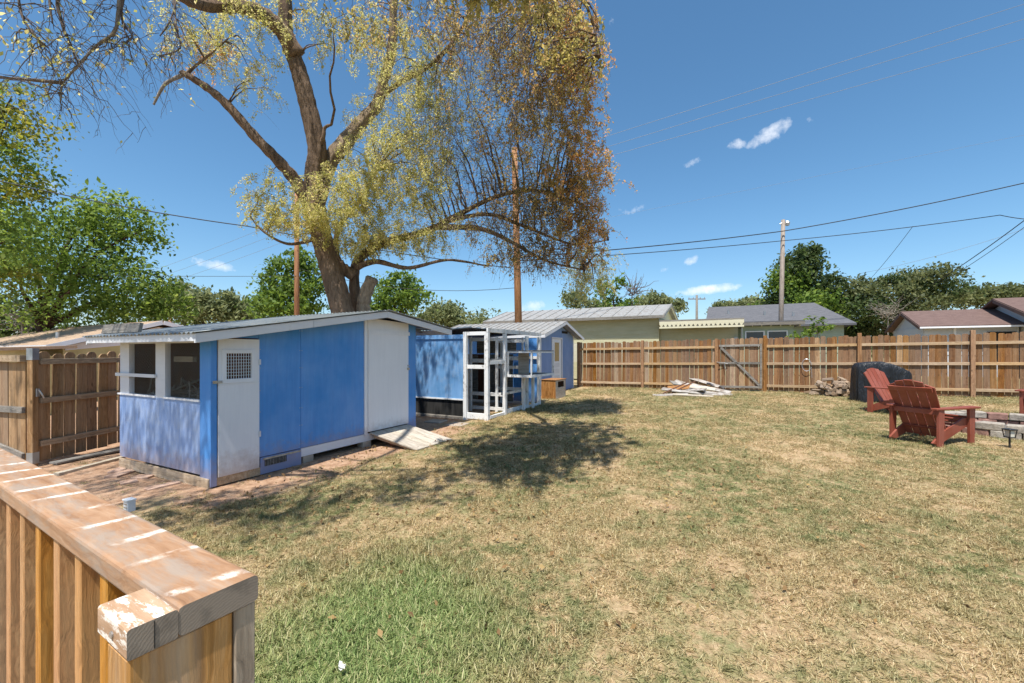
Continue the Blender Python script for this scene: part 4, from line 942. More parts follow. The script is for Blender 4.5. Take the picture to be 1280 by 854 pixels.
def maroon_house():
    H = thing('maroon_roof_house', 'pale grey house with maroon shingle gable roof beyond the fence and the cedar', 'house', P0, TH)
    g0 = gz(16, 14); x0 = 13.9
    part('wall', M['pgrey'], H, (x0+.3, 17.6, 26.3, 31.0, g0, 2.92)); laps(H, x0+.3, 17.6, 26.3, 1.5, 2.92, M['pgrey'], .22)
    MB().prism([(x0+.3, 26.3, 2.92), (x0+.3, 28.65, 3.75), (x0+.3, 31, 2.92)], (.04, 0, 0)).build('gable_wall', M['pgrey'], H)
    MB().prism([(x0+.29, 26.28, 1.3), (x0+.29, 31, 1.3), (x0+.29, 31, 2.92), (x0+.29, 26.28, 2.92)], (-.02, 0, 0)).build('side_wall', M['pgrey'], H)
    rf = MB().prism([(x0, 25.8, 2.86), (x0, 28.65, 3.82), (x0, 28.65, 3.92), (x0, 25.8, 2.96)], (3.9, 0, 0)).build('roof', M['sh_red'], H)
    MB().prism([(x0, 28.65, 3.82), (x0, 31.5, 2.86), (x0, 31.5, 2.96), (x0, 28.65, 3.92)], (3.9, 0, 0)).build('roof_slope', M['sh_red'], rf)
    part('fascia', M['white'], rf, (x0, 17.75, 25.77, 25.799, 2.83, 2.91))
    for p, q in (((x0-.01, 25.8, 2.84), (x0-.01, 28.6, 3.78)), ((x0-.01, 28.7, 3.78), (x0-.01, 31.5, 2.84))): MB().bar(p, q, .03, .15).build('gable_board', M['sh_red'], rf)
    part('garage_opening', M['dark'], H, (16.5, 17.5, 26.24, 26.269, 1.2, 2.62)); part('corner_trim', M['white'], H, (x0+1.4, x0+1.5, 26.24, 26.269, 1.2, 2.86))
    # taller front wing
    y0 = 24.2
    part('wall', M['pgrey'], H, (17.7, 27.5, y0, 32, g0, 3.02)); laps(H, 17.7, 27.5, y0, 1.5, 3.02, M['pgrey'], .22)
    r2_ = MB().prism([(17.2, y0-.5, 2.96), (17.2, y0+3.4, 4.25), (17.2, y0+3.4, 4.35), (17.2, y0-.5, 3.06)], (9.5, 0, 0)).build('roof', M['sh_red'], H)
    MB().prism([(17.2, y0+3.4, 4.25), (17.2, y0+7.6, 2.9), (17.2, y0+7.6, 3.0), (17.2, y0+3.4, 4.35)], (9.5, 0, 0)).build('roof_slope', M['sh_red'], r2_)
    MB().prism([(17.69, y0, 3.0), (17.69, y0+3.4, 4.18), (17.69, y0+7.2, 3.0)], (-.03, 0, 0)).build('gable_wall', M['pgrey'], H)
    MB().bar((17.19, y0-.5, 2.93), (17.19, y0+3.35, 4.21), .03, .16).build('gable_board', M['sh_red'], r2_)
    part('fascia', M['white'], r2_, (17.2, 28, y0-.53, y0-.501, 2.93, 3.0)); win(H, 18.3, 19.3, y0, 1.9, 2.75, M['white'])
maroon_house()
def left_house():
    H = thing('tan_roof_house', 'yellow house with low tan roof and white gable trim beyond the side fence', 'house', (-14.9, 14.0, 0), TH)
    M['ylw'] = paint('yellow_house_wall', (.55, .47, .22), None, axis='y')
    # local x towards the yard, y along the gable
    prof = [(0, 0, 1.80), (0, 2.9, 2.75), (0, 3.95, 2.50)]
    MB().prism([(0, .25, -.3), (0, 3.7, -.3), (0, 3.7, 2.45), (0, 2.9, 2.62), (0, .25, 1.78)], (-9, 0, 0)).build('wall', M['ylw'], H)
    MB().prism([(.004, .3, 1.85), (.004, 2.9, 2.60), (.004, 3.65, 2.42), (.004, 3.65, 2.12), (.004, .3, 1.70)], (.02, 0, 0)).build('gable_panel', M['white'], H)
    rf = MB().prism([(.35, -.2, 1.80), (.35, 2.9, 2.76), (.35, 2.9, 2.84), (.35, -.2, 1.88)], (-10, 0, 0)).build('roof', M['sh_tan'], H)
    MB().prism([(.35, 2.9, 2.76), (.35, 4.0, 2.50), (.35, 4.0, 2.58), (.35, 2.9, 2.84)], (-10, 0, 0)).build('roof_slope', M['sh_tan'], rf)
    for p, q in (((.362, -.22, 1.80), (.362, 2.88, 2.76)), ((.362, 2.92, 2.76), (.362, 4.0, 2.50))): MB().bar(p, q, .022, .15).build('gable_board', M['white'], rf)
    MB().bar((.35, -.21, 1.80), (-9.6, -.21, 1.80), .02, .13).build('fascia', M['white'], rf)
    MB().tube([(-2, .7, 2.05), (-2, .7, 2.36)], .05, 8).build('vent_pipe', M['galv'], rf)
    L2 = MB().prism([(-3, -4.5, 1.55), (3.2, -4.5, 1.55), (3.2, -.4, 1.75), (-3, -.4, 1.75)], (0, 0, .08)).build('lean_to_roof', M['sh_tan'], H)
    part('lean_to_wall', M['ylw'], H, (-3, 3.0, -4.2, -.3, -.3, 1.54))
left_house()
pb = MB().box(-.55, .55, -.02, .02, 0, .13).build('grey_board', M['grey'], None); q = yd(-.12, -2.05, roof_z(-.12)+.038); pb.location = q; pb.rotation_euler = (R(-12), 0, TH); tag(pb, 'weathered grey board standing on the shed roof above the window', 'board')

# ------------------------------------------------------------------ poles and wires
M['pole'] = wood('brown_utility_pole', (.17, .08, .04), (.29, .15, .08), (.38, .22, .13), 'z', .6, vary=.06); M['polegrey'] = wood('grey_utility_pole', (.15, .12, .095), (.25, .205, .17), (.33, .285, .24), 'z', .6, vary=.05)
M['wire'] = plain('black_wire', (.02, .02, .022), .6); M['wiregrey'] = plain('grey_wire', (.20, .22, .25), .5)
def pole(name, label, px, ytop, Y, r, m, lean=0, arm=False, lamp=False):
    t = at(px, ytop, Y); g = ground(t.x, Y)
    P = thing(name, label, 'utility pole', (t.x+lean, Y, g))
    MB().tube([(0, 0, -.2), (-lean*.5, 0, (t.z-g)/2), (-lean, 0, t.z-g)], [r*1.15, r, r*.85], 10).build('shaft', m, P, smooth=True)
    if arm: MB().bar((-arm-lean, 0, t.z-g-.5), (arm-lean, 0, t.z-g-.5), .1, .12).build('crossarm', m, P)
    if arm: 
        for s in (-.9, -.4, .4, .9): MB().tube([(arm*s-lean, 0, t.z-g-.44), (arm*s-lean, 0, t.z-g-.25)], .05, 6).build('insulator', M['galv'], P)
    if lamp:
        MB().tube([(0, 0, t.z-g-.25), (.22, -.05, t.z-g-.12), (.38, -.08, t.z-g-.14)], .03, 6).build('lamp_arm', M['galv'], P); MB().tube([(.38, -.08, t.z-g-.08), (.40, -.08, t.z-g-.2), (.40, -.08, t.z-g-.36)], [.06, .14, .10], 8).build('lamp_head', M['galv'], P)
    return P
pole('utility_pole', 'tall brown wooden pole rising behind the gabled blue shed', 643, 185, 19.5, .155, M['pole'], lean=.25)
pole('utility_pole', 'brown wooden pole standing between the big trunk and the green trees', 371, 225, 21, .12, M['pole'])
pole('utility_pole', 'weathered grey wooden pole with a lamp in front of the grey roof', 979, 275, 25.5, .125, M['polegrey'], lean=-.2, lamp=True)
pole('utility_pole', 'small far pole with a crossarm above the porch roof', 871, 369, 55, .16, M['grey'], arm=1.1)
pole('utility_pole', 'short brown pole among the green trees behind the tan-roofed yellow house', 213, 388, 30, .13, M['pole'])
def wire(label, pts, r, m='wire', sag=0.0, group='overhead wires'):
    P = [at(*p) for p in pts]; out = []
    for i in range(len(P)-1):
        for j in range(12):
            t = j/12; v = P[i].lerp(P[i+1], t); v.z -= sag*4*t*(1-t); out.append(v)
    out.append(P[-1]); tag(MB().tube(out, r, 5).build('overhead_wire', M[m], None, smooth=True), label, 'wire', group)
wire('highest thin power line in the open sky over the lawn', [(600, 218, 44), (760, 170, 40), (1300, -1, 32)], .017, 'wiregrey', .0)
wire('second thin power line from the top over the lawn', [(600, 225, 44), (765, 182, 40), (1300, 18, 32)], .017, 'wiregrey', .0)
wire('third thin power line from the top over the lawn', [(600, 235, 44), (770, 193, 40), (1300, 43, 32)], .017, 'wiregrey', .0)
wire('single faint line between the thin power lines and the cables', [(640, 296, 52), (1300, 165, 42)], .010, 'wiregrey', .0)
wire('thick twisted cable running past the lamp on the grey pole', [(640, 322, 20.5), (979, 289, 25.3), (1310, 222, 22)], .026, 'wire', .12)
wire('lower cable strung under the twisted one at the grey pole', [(640, 327, 20.5), (979, 301, 25.3), (1250, 269, 23), (1310, 275, 22.5)], .020, 'wire', .08)
wire('short drop line falling from the lower cable to the trees', [(1141, 283, 24), (1085, 352, 30)], .012, 'wire', .1)
wire('dark service line slanting down to the maroon roof, upper strand', [(1310, 253, 20), (1165, 356, 27)], .022, 'wire', .12)
wire('dark service line slanting down to the maroon roof, lower strand', [(1310, 262, 20), (1165, 360, 27)], .014, 'wire', .16)
wire('thin line from the cables down to the cedar trees', [(1310, 276, 30), (1075, 342, 36)], .012, 'wiregrey', .3)
wire('black cable sloping from the yellow-tinged tree to the big tree', [(-40, 217, 13), (310, 283, 14.5), (640, 335, 19.2)], .017, 'wire', .12)
wire('thin line low across the bright green trees', [(-40, 340, 17), (371, 345, 20.9)], .010, 'wire', .08)
wire('thin line passing behind the trunk to the tall brown pole', [(371, 335, 21), (643, 360, 19.5)], .012, 'wire', .5)
for k, lb in enumerate(('upper faint far line above the sage-green tree', 'middle faint far line above the sage-green tree', 'lower faint far line above the sage-green tree')): wire(lb, [(150, 352+k*10, 60), (371, 268+k*14, 50)], .016, 'wiregrey', .3)

# ------------------------------------------------------------------ trees
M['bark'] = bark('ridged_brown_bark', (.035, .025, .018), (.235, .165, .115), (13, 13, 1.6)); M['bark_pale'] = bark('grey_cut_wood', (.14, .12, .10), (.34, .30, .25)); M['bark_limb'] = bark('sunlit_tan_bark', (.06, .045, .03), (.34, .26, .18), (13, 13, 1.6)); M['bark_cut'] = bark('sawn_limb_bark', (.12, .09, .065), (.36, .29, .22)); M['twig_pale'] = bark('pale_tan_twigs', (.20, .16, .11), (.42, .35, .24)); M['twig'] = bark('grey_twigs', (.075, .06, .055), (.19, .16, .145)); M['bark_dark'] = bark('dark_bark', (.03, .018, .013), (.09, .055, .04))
def limb(par, pts, r0, r1, k=12, m='bark', name='limb', rough=.06, mm=7, base=None):
    C = spline(pts, mm); n_ = len(C); rad = [(r0+(r1-r0)*(i/(n_-1))**.85)*(1+rough*math.sin(i*1.7+r0*60)+rough*.6*float(rng.normal())) for i in range(n_)]
    if base: rad = [r*(1+base*math.exp(-i/2.2)) for i, r in enumerate(rad)]
    o = MB().tube(C, rad, k if r0 < .14 else 28).build(name, M[m], par, smooth=True)
    if r0 >= .14:
        kk = 28; ph = rng.uniform(0, 6.28, 6)
        for i in range(n_):
            for j in range(kk):
                v = o.data.vertices[i*kk+j]; t = j/kk*2*math.pi
                f = 1+.045*math.sin(5*t+ph[0]+.25*math.sin(i*.12+ph[3]))+.05*math.sin(10*t+ph[1]+.5*math.sin(i*.09))+.04*math.sin(2*t+i*.05+ph[2])
                v.co = C[i]+(v.co-C[i])*f
    return [(c, r) for c, r in zip(C, rad)]
BT = thing('big_tree', 'huge old tree with forked brown trunk and thinning yellow and rust foliage behind the shed', 'tree', (-3.98, 10.74, ground(-3.98, 10.74)))
BT_inv = Vector(BT.location)
def A_(px, py, Y): return at(px, py, Y)-BT_inv
skel = []
skel += limb(BT, [A_(450, 520, 10.75), A_(440, 440, 10.75), A_(428, 390, 10.75), A_(414, 340, 10.75), A_(400, 290, 10.7), A_(393, 250, 10.65), A_(393, 215, 10.6), A_(396, 185, 10.55), A_(384, 130, 10.4), A_(372, 85, 10.3), A_(358, 45, 10.2), A_(356, 0, 10.1), A_(352, -70, 10), A_(356, -140, 9.8)], .315, .12, 20, name='trunk', rough=.018, base=.3, mm=12)
skel += limb(BT, [A_(393, 268, 10.65), A_(374, 232, 10.45), A_(350, 203, 10.2), A_(320, 172, 10), A_(285, 132, 9.8), A_(262, 112, 9.7), A_(237, 96, 9.6), A_(226, 91, 9.6)], .16, .05)
skel += limb(BT, [A_(228, 94, 9.6), A_(208, 104, 9.5), A_(199, 117, 9.5), A_(192, 131, 9.5)], .045, .02, 8, 'bark_pale')
skel += limb(BT, [A_(232, 94, 9.6), A_(245, 82, 9.6), A_(265, 66, 9.5), A_(290, 44, 9.5)], .04, .012, 8)
skel += limb(BT, [A_(372, 70, 10.25), A_(352, 38, 10.0), A_(328, 18, 9.7), A_(298, 8, 9.2), A_(255, 6, 8.5), A_(215, -12, 7.6), A_(150, -60, 6.3), A_(90, -120, 5.4)], .20, .07)
skel += limb(BT, [A_(397, 190, 10.55), A_(404, 172, 10.4), A_(406, 160, 10.35), A_(414, 156, 10.3)], .06, .03, 8)
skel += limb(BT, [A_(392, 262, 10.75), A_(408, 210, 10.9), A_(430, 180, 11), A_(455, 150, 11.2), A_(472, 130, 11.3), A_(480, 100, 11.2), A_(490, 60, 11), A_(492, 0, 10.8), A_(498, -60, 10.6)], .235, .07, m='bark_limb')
skel += limb(BT, [A_(474, 122, 11.2), A_(505, 100, 10.9), A_(540, 80, 10.4), A_(575, 40, 9.8), A_(600, -10, 9.2), A_(640, -30, 8.8), A_(680, 20, 8.6)], .075, .012)
skel += limb(BT, [A_(452, 520, 11.3), A_(447, 400, 11.3), A_(443, 355, 11.3), A_(448, 325, 11.2), A_(480, 304, 11), A_(530, 290, 10.8), A_(570, 270, 10.6), A_(620, 246, 10.3), A_(670, 238, 10), A_(720, 252, 9.8)], .17, .02)
skel += limb(BT, [A_(445, 335, 11.1), A_(470, 327, 10.9), A_(510, 335, 10.8), A_(560, 325, 10.6), A_(610, 333, 10.4)], .09, .015)
skel += limb(BT, [A_(545, 284, 10.7), A_(600, 286, 10.4), A_(640, 303, 10.1), A_(680, 325, 9.9), A_(730, 338, 9.7)], .08, .012)
skel += limb(BT, [A_(560, 276, 10.6), A_(610, 268, 10.2), A_(660, 285, 9.9), A_(715, 305, 9.6), A_(760, 300, 9.5)], .06, .012)
skel += limb(BT, [A_(430, 345, 11), A_(420, 315, 11), A_(424, 285, 10.9), A_(450, 250, 10.8), A_(470, 215, 10.8)], .10, .02)
skel += limb(BT, [A_(392, 300, 10.6), A_(360, 305, 10.3), A_(330, 290, 10.0), A_(312, 270, 9.9)], .05, .012, 8)
skel += limb(BT, [A_(462, 520, 11.1), A_(455, 400, 11.1), A_(456, 372, 11.05), A_(466, 347, 11.0)], .19, .15, 12, 'bark_cut', 'cut_limb')
skel += limb(BT, [A_(443, 345, 11.1), A_(428, 335, 11.0), A_(424, 328, 10.9)], .16, .10, 10, 'bark', 'cut_limb')
# limbs that reach out over the lawn, above the picture
over = [[A_(498, -60, 10.6), Vector((-2.0, 8.6, 10.2))-BT_inv, Vector((-.9, 6.6, 9.6))-BT_inv, Vector((-.4, 4.8, 8.7))-BT_inv, Vector((-.2, 3.9, 7.7))-BT_inv],
        [A_(352, -70, 10), Vector((-4.2, 8.4, 10.6))-BT_inv, Vector((-3.6, 6.0, 10.0))-BT_inv, Vector((-3.2, 4.0, 8.8))-BT_inv, Vector((-3.4, 2.6, 7.6))-BT_inv],
        [A_(498, -60, 10.6), Vector((-1.2, 9.6, 10.4))-BT_inv, Vector((.4, 8.6, 9.6))-BT_inv, Vector((1.3, 8.0, 8.2))-BT_inv, Vector((1.6, 7.8, 7.0))-BT_inv]]
for i_, o_ in enumerate(over): skel += limb(BT, o_, (.11, .11, .06)[i_], (.03, .03, .01)[i_])
SK = np.array([tuple(c) for c, r in skel]); BI = np.array(tuple(BT_inv))
M['leaf_y'] = foliage('yellow_green_leaves', [(0, (.29, .31, .085)), (.35, (.45, .46, .14)), (.7, (.60, .57, .22)), (.88, (.68, .61, .31)), (1, (.66, .42, .18))], .6)
M['leaf_m'] = foliage('olive_leaves', [(0, (.22, .21, .06)), (.4, (.38, .35, .11)), (.8, (.52, .45, .17)), (1, (.58, .38, .16))], .55)
M['leaf_o'] = foliage('orange_tinged_leaves', [(0, (.30, .26, .08)), (.3, (.46, .36, .13)), (.6, (.60, .41, .16)), (.85, (.66, .38, .15)), (1, (.62, .27, .10))], .58)
M['leaf_r'] = foliage('olive_rust_leaves', [(0, (.22, .19, .065)), (.35, (.35, .29, .10)), (.6, (.47, .37, .14)), (.8, (.56, .36, .15)), (1, (.58, .27, .11))], .58, patch_amt=.45)
def droop_foliage(vols, mat_leaf, leaf, name):
    """vols: (centre, radii, strands, length, leaves per strand, sideways)"""
    allP, allR, allL, brP, brR = [], [], [], [], []
    for c, rad, ns, ln, lp, side in vols:
        c = np.array(c); rad = np.array(rad)
        s0 = unit(rng.normal(size=(ns, 3)))*(rng.random((ns, 1))**.45)*rad+c; s0[:, 2] += .25*rad[2]
        # boughs from the nearest limb into this part of the crown
        nbg = max(3, ns//16); tgt = s0[rng.integers(0, ns, nbg)]
        for t in tgt:
            d = np.linalg.norm(SK+BI-t, axis=1); src = SK[np.argmin(d)]+BI
            u = np.linspace(0, 1, 9)[:, None]; L_ = np.linalg.norm(t-src); bow = np.array([0, 0, .18*L_])*np.sin(u*math.pi)
            p = src*(1-u)+t*u+bow; w_ = rng.normal(size=(7, 3))*.035*L_; w_[1:-1] = (w_[:-2]+w_[1:-1]*2+w_[2:])/4; p[1:-1] += w_*.7
            brP.append(p); brR.append(np.linspace(min(.035, .012+.009*L_), .005, 9))
        n_ = 9; u = np.linspace(0, 1, n_)[None, :, None]
        L_ = ln*rng.uniform(.5, 1.3, (ns, 1, 1)); dirs = rng.normal(size=(ns, 1, 3))*side; dirs[..., 2] = np.abs(dirs[..., 2])*.25
        P = s0[:, None]+dirs*L_*np.sqrt(u)*.55; P[..., 2] -= (L_*u**1.5)[..., 0]
        P += np.cumsum(rng.normal(size=P.shape)*.018*ln, axis=1)
        allP.append(P); allR.append(np.repeat(np.linspace(.0055, .0018, n_)[None], ns, 0))
        # short side twigs
        k = ns*2; si = rng.integers(0, ns, k); ti = rng.integers(1, n_-1, k); b0 = P[si, ti]
        dd = rng.normal(size=(k, 3)); dd[:, 2] -= .7; dd = unit(dd)*rng.uniform(.08, .32, (k, 1))*ln
        u2 = np.linspace(0, 1, n_)[None, :, None]; Q = b0[:, None]+dd[:, None]*u2; Q[..., 2] -= (.12*ln*u2**2)[..., 0]; Q += np.cumsum(rng.normal(size=Q.shape)*.01*ln, axis=1)
        allP.append(Q); allR.append(np.repeat(np.linspace(.0032, .0014, n_)[None], k, 0))
        for X in (P, Q):
            m_ = int(len(X)*lp*(1 if X is P else .5)*(1.45 if leaf < .05 else 1)); 
            if m_ == 0: continue
            i = rng.integers(0, len(X), m_); f = rng.uniform(1, n_-1.001, m_); i0 = f.astype(int); w = (f-i0)[:, None]
            allL.append(X[i, i0]*(1-w)+X[i, i0+1]*w+rng.normal(size=(m_, 3))*.035)
    link('twig', strand_mesh(name+'_twig', np.concatenate(allP)-BI, np.concatenate(allR)), M['twig_pale' if mat_leaf == 'leaf_y' else 'twig'], BT)['kind'] = 'stuff'
    link('bough', strand_mesh(name+'_bough', np.stack(brP)-BI, np.stack(brR), 5), M['bark'], BT)['kind'] = 'stuff'
    o = link('foliage', leaf_mesh(name, np.concatenate(allL)-BI, leaf, .5, .35), M[mat_leaf], BT); o['kind'] = 'stuff'
def V_(px, py, Y, rx, ry, rd, ns, ln, lp, side=.35): k = Y/F; return (tuple(at(px, py, Y)), (rx*k, rd, ry*k), ns, ln, lp, side)
droop_foliage([V_(342, 262, 10.0, 34, 40, .7, 90, .32, 22, 1.1), V_(430, 258, 10.0, 48, 44, .7, 140, .36, 22, 1.2), V_(490, 240, 10.5, 82, 72, 1.0, 340, .42, 22, 1.2), V_(520, 130, 10.4, 60, 70, .9, 160, .42, 15, 1.1), V_(480, 303, 10.6, 85, 20, .8, 190, .32, 22, 1.1), V_(385, 278, 9.9, 42, 28, .6, 110, .3, 22, 1.1),
               V_(545, 200, 10.6, 55, 80, 1.0, 200, .42, 15, 1.0), V_(275, 50, 9.8, 75, 50, 1.0, 150, .42, 16, 1.0), V_(325, 120, 10, 26, 36, .7, 30, .4, 11, .9), V_(406, 50, 10.2, 20, 60, .6, 40, .4, 13, .8),
               V_(468, 55, 10.8, 40, 60, .9, 90, .42, 15, .9), V_(560, 290, 10.4, 60, 25, .8, 70, .45, 8, 1.0), V_(460, 150, 11.2, 32, 28, .6, 40, .42, 14, .9), V_(300, 8, 9.0, 95, 26, 1.0, 70, .42, 14, .9), V_(535, 90, 10.4, 50, 70, .9, 110, .42, 13, 1.0),
               V_(620, 110, 9.6, 70, 90, .8, 90, .42, 12, 1.0), V_(680, 200, 9.6, 55, 90, .8, 90, .42, 12, 1.0), V_(738, 345, 11.5, 34, 36, .7, 130, .35, 14, 1.1), V_(500, 215, 10.8, 80, 60, .8, 160, .45, 8, 1.2)], 'leaf_y', .042, 'pale_crown')
droop_foliage([V_(600, 40, 8.6, 60, 70, .9, 80, .5, 13, .9), V_(655, 40, 8.6, 60, 70, 1.0, 135, .42, 14, 1.1), V_(680, 140, 8.8, 60, 80, 1.0, 180, .36, 15, 1.2), V_(640, 170, 9.2, 55, 80, .9, 115, .5, 11, .9),
               V_(690, 265, 9.6, 58, 50, .9, 230, .34, 17, 1.1), V_(620, 275, 10, 60, 40, .9, 110, .45, 7, 1.0), V_(690, 10, 8.8, 38, 50, .9, 90, .42, 15, 1.0),
               V_(570, 90, 9.6, 45, 90, .9, 60, .6, 10, .8), V_(545, 15, 9.4, 55, 45, .9, 70, .45, 12, .9), V_(660, 320, 9.9, 62, 26, .6, 120, .35, 12, 1.1)], 'leaf_r', .050, 'rust_crown')
droop_foliage([V_(716, 120, 9.3, 38, 85, .8, 230, .34, 19, 1.1), V_(730, 225, 9.4, 36, 60, .8, 170, .34, 19, 1.1), V_(728, 300, 9.6, 34, 42, .7, 130, .34, 17, 1.1), V_(718, 50, 8.9, 28, 50, .6, 80, .35, 15, 1.1), V_(255, 70, 9.7, 50, 30, .8, 40, .4, 10, 1.0), V_(470, 40, 10.7, 30, 40, .6, 30, .4, 9, .9)], 'leaf_o', .050, 'orange_crown')
# long bare grey hanging twigs
droop_foliage([V_(640, 50, 8.2, 45, 60, .6, 60, 1.3, .6, .45), V_(670, 120, 8.4, 40, 50, .6, 45, 1.1, .6, .5), V_(600, 70, 8.8, 40, 50, .6, 35, 1.1, .5, .5), V_(560, 180, 10, 60, 80, .6, 110, .8, .5, .9), V_(650, 260, 9.8, 90, 50, .6, 260, .6, .5, 1.4), V_(680, 320, 9.8, 70, 30, .6, 120, .5, .5, 1.4), V_(600, 200, 10, 60, 50, .6, 120, .6, .5, 1.3)], 'leaf_r', .05, 'bare_fringe')
# crown over the lawn (above the frame): this is what dapples the grass
droop_foliage([((-.55, 4.3, 6.9), (1.5, 1.25, .8), 320, .9, 60, .5), ((-.2, 5.6, 7.3), (1.3, 1.1, .6), 210, .6, 45, .8), ((.9, 8.0, 7.2), (.9, 1.0, .6), 70, .5, 16, .9), ((-.9, 3.0, 7.0), (1.0, .7, .6), 90, .8, 30, .5),
               ((-3.9, 1.7, 7.1), (1.5, .8, .7), 120, .8, 18, .5), ((-5.7, 3.2, 7.0), (1.5, 1.0, .8), 260, 1.5, 5, .3), ((-2.2, 2.2, 7.4), (1.0, .7, .6), 60, .8, 14, .5), ((-7.6, 4.4, 7.3), (1.2, 1.0, .7), 80, 1.0, 10, .5), ((-2.9, 8.0, 7.8), (1.2, .9, .5), 60, .5, 10, .9)], 'leaf_m', .062, 'lawn_crown')
# bare dead twigs hanging top left
def dead():
    Y = 5.9; par = BT
    main = [[(165, -60, 6.2), (150, 0, 6), (144, 38, 5.9), (120, 58, 5.9), (98, 82, 5.8), (79, 104, 5.8), (76, 125, 5.7)], [(79, 104, 5.8), (50, 101, 5.7), (0, 97, 5.6), (-40, 95, 5.6)],
            [(120, -60, 6), (75, -10, 5.8), (78, 30, 5.8), (88, 55, 5.8), (98, 80, 5.8)], [(60, -60, 5.7), (62, 0, 5.6), (66, 30, 5.6)], [(20, -60, 5.5), (25, 10, 5.4), (40, 40, 5.4), (60, 60, 5.5)],
            [(230, -40, 7), (215, 20, 6.8), (200, 45, 6.7)], [(215, -40, 7), (220, 30, 6.9), (225, 60, 6.8), (200, 70, 6.8)], [(160, -40, 6), (152, 20, 6), (165, 45, 6), (155, 55, 5.9)]]
    for i, p in enumerate(main): limb(par, [A_(*q) for q in p], .030 if i < 3 else .018, .009, 7, 'twig' if i else 'bark_pale', rough=.1)
    starts = []
    for p in main:
        C = spline([at(*q) for q in p], 8); starts += [c for c in C if c.z > 4.0]
    st_ = np.array([tuple(c) for c in starts]); N_ = 230; s0 = st_[rng.integers(0, len(st_), N_)]
    n_ = 10; u = np.linspace(0, 1, n_)[None, :, None]; L_ = rng.uniform(.25, .95, (N_, 1, 1)); d = rng.normal(size=(N_, 1, 3))*.55; d[..., 2] = -np.abs(d[..., 2])*.3
    P = s0[:, None]+d*L_*u**.8; P[..., 2] -= (L_*u**1.4)[..., 0]*.75; P += np.cumsum(rng.normal(size=P.shape)*.018, axis=1)
    r = rng.uniform(.35, 1, (N_, 1))*np.linspace(.008, .002, n_)[None]
    i = rng.integers(0, N_, 260); j = rng.integers(2, n_-1, 260); b0 = P[i, j]; d2 = unit(rng.normal(size=(260, 1, 3))+np.array([0, 0, -.6]))*rng.uniform(.1, .4, (260, 1, 1)); Q = b0[:, None]+d2*u; Q[..., 2] -= .1*u[..., 0]**2; Q += np.cumsum(rng.normal(size=Q.shape)*.01, axis=1)
    PP = np.concatenate([P, Q]); RR = np.concatenate([r, np.repeat(np.linspace(.0035, .0014, n_)[None], 260, 0)])
    link('dead_twig', strand_mesh('dead_twig', PP-BI, RR, 4), M['twig'], BT)['kind'] = 'stuff'
    L = np.concatenate([P[rng.integers(0, N_, 500), rng.integers(2, 9, 500)]+rng.normal(size=(500, 3))*.05, np.array(at(15, 45, 5.4))+rng.normal(size=(160, 3))*(.25, .3, .22)])
    link('foliage', leaf_mesh('sparse', L-BI, .06, .45, .6), M['leaf_y'], BT)['kind'] = 'stuff'
dead()

def leafy_tree(name, label, base, trunk_h, tr, clumps, leaf, per, mats, group=None, limbs=True, lean=(0, 0), bk='bark_dark', shell=.55, trunk_pts=None):
    """clumps: world ellipsoids (centre, radii); each is filled with smaller leaf clusters"""
    bx_, by_ = base; bz = ground(bx_, by_); T = thing(name, label, 'tree', (bx_, by_, bz), 0, group); o = Vector((bx_, by_, bz))
    top = Vector((lean[0], lean[1], trunk_h))
    pts = trunk_pts or [Vector((0, 0, -.2)), Vector((lean[0]*.3, lean[1]*.3, trunk_h*.4)), Vector((lean[0]*.7, lean[1]*.7, trunk_h*.75)), top]
    limb(T, pts, tr, tr*.55, 10, bk, 'trunk')
    for i, (c, rad) in enumerate(clumps):
        c = Vector(c); 
        if limbs:
            t = c-o; b0 = pts[-2].lerp(pts[-1], random.random()); mid = b0.lerp(t, .5)+Vector((random.uniform(-.3, .3), random.uniform(-.3, .3), .12*(t-b0).length)); limb(T, [b0, mid, t], tr*.38, tr*.06, 7, bk, 'limb', mm=5)
    for mi, mt in enumerate(mats):
        pc = []
        for i, (c, rad) in enumerate(clumps):
            if len(mats) > 1 and i % len(mats) != mi: continue
            rad = np.array(rad); vol = rad.prod()**(1/3); ncl = max(6, int(25*min(2.5, vol**1.0)))
            cc = unit(rng.normal(size=(ncl, 3)))*(shell+(1-shell)*rng.random((ncl, 1)))*rad*rng.uniform(.68, 1.28, (ncl, 1))+np.array(c); sr = vol*rng.uniform(.16, .34, (ncl, 1, 1))
            m_ = max(8, int(per*vol**1.3)); q = rng.normal(size=(ncl, m_, 3))*sr*np.array([1, 1, .62]); q[..., 2] -= .25*(q[..., 0]**2+q[..., 1]**2)/sr[..., 0]; pc.append((cc[:, None]+q).reshape(-1, 3))
        if pc:
            L = np.concatenate(pc)-np.array(o); f = link('crown', leaf_mesh(name, L, leaf, .55, .35), M[mt], T); f['kind'] = 'stuff'
    return T
M['lf_green'] = foliage('fresh_green_leaves', [(0, (.05, .095, .02)), (.5, (.12, .20, .035)), (.85, (.21, .30, .06)), (1, (.32, .40, .11))], .5)
M['lf_green2'] = foliage('light_green_leaves', [(0, (.08, .13, .03)), (.5, (.17, .26, .05)), (.85, (.27, .36, .08)), (1, (.38, .45, .14))], .55)
M['lf_yg'] = foliage('yellow_green_tree_leaves', [(0, (.08, .11, .02)), (.45, (.22, .25, .04)), (.8, (.38, .36, .06)), (1, (.55, .45, .08))], .5)
M['lf_dark'] = foliage('dark_evergreen_leaves', [(0, (.028, .05, .018)), (.6, (.065, .105, .034)), (1, (.15, .19, .06))], .4)
M['lf_sage'] = foliage('sage_leaves', [(0, (.09, .115, .05)), (.5, (.175, .21, .09)), (1, (.32, .34, .17))], .45)
M['lf_olive'] = foliage('olive_cedar_leaves', [(0, (.05, .068, .026)), (.5, (.12, .145, .055)), (1, (.24, .25, .11))], .42)
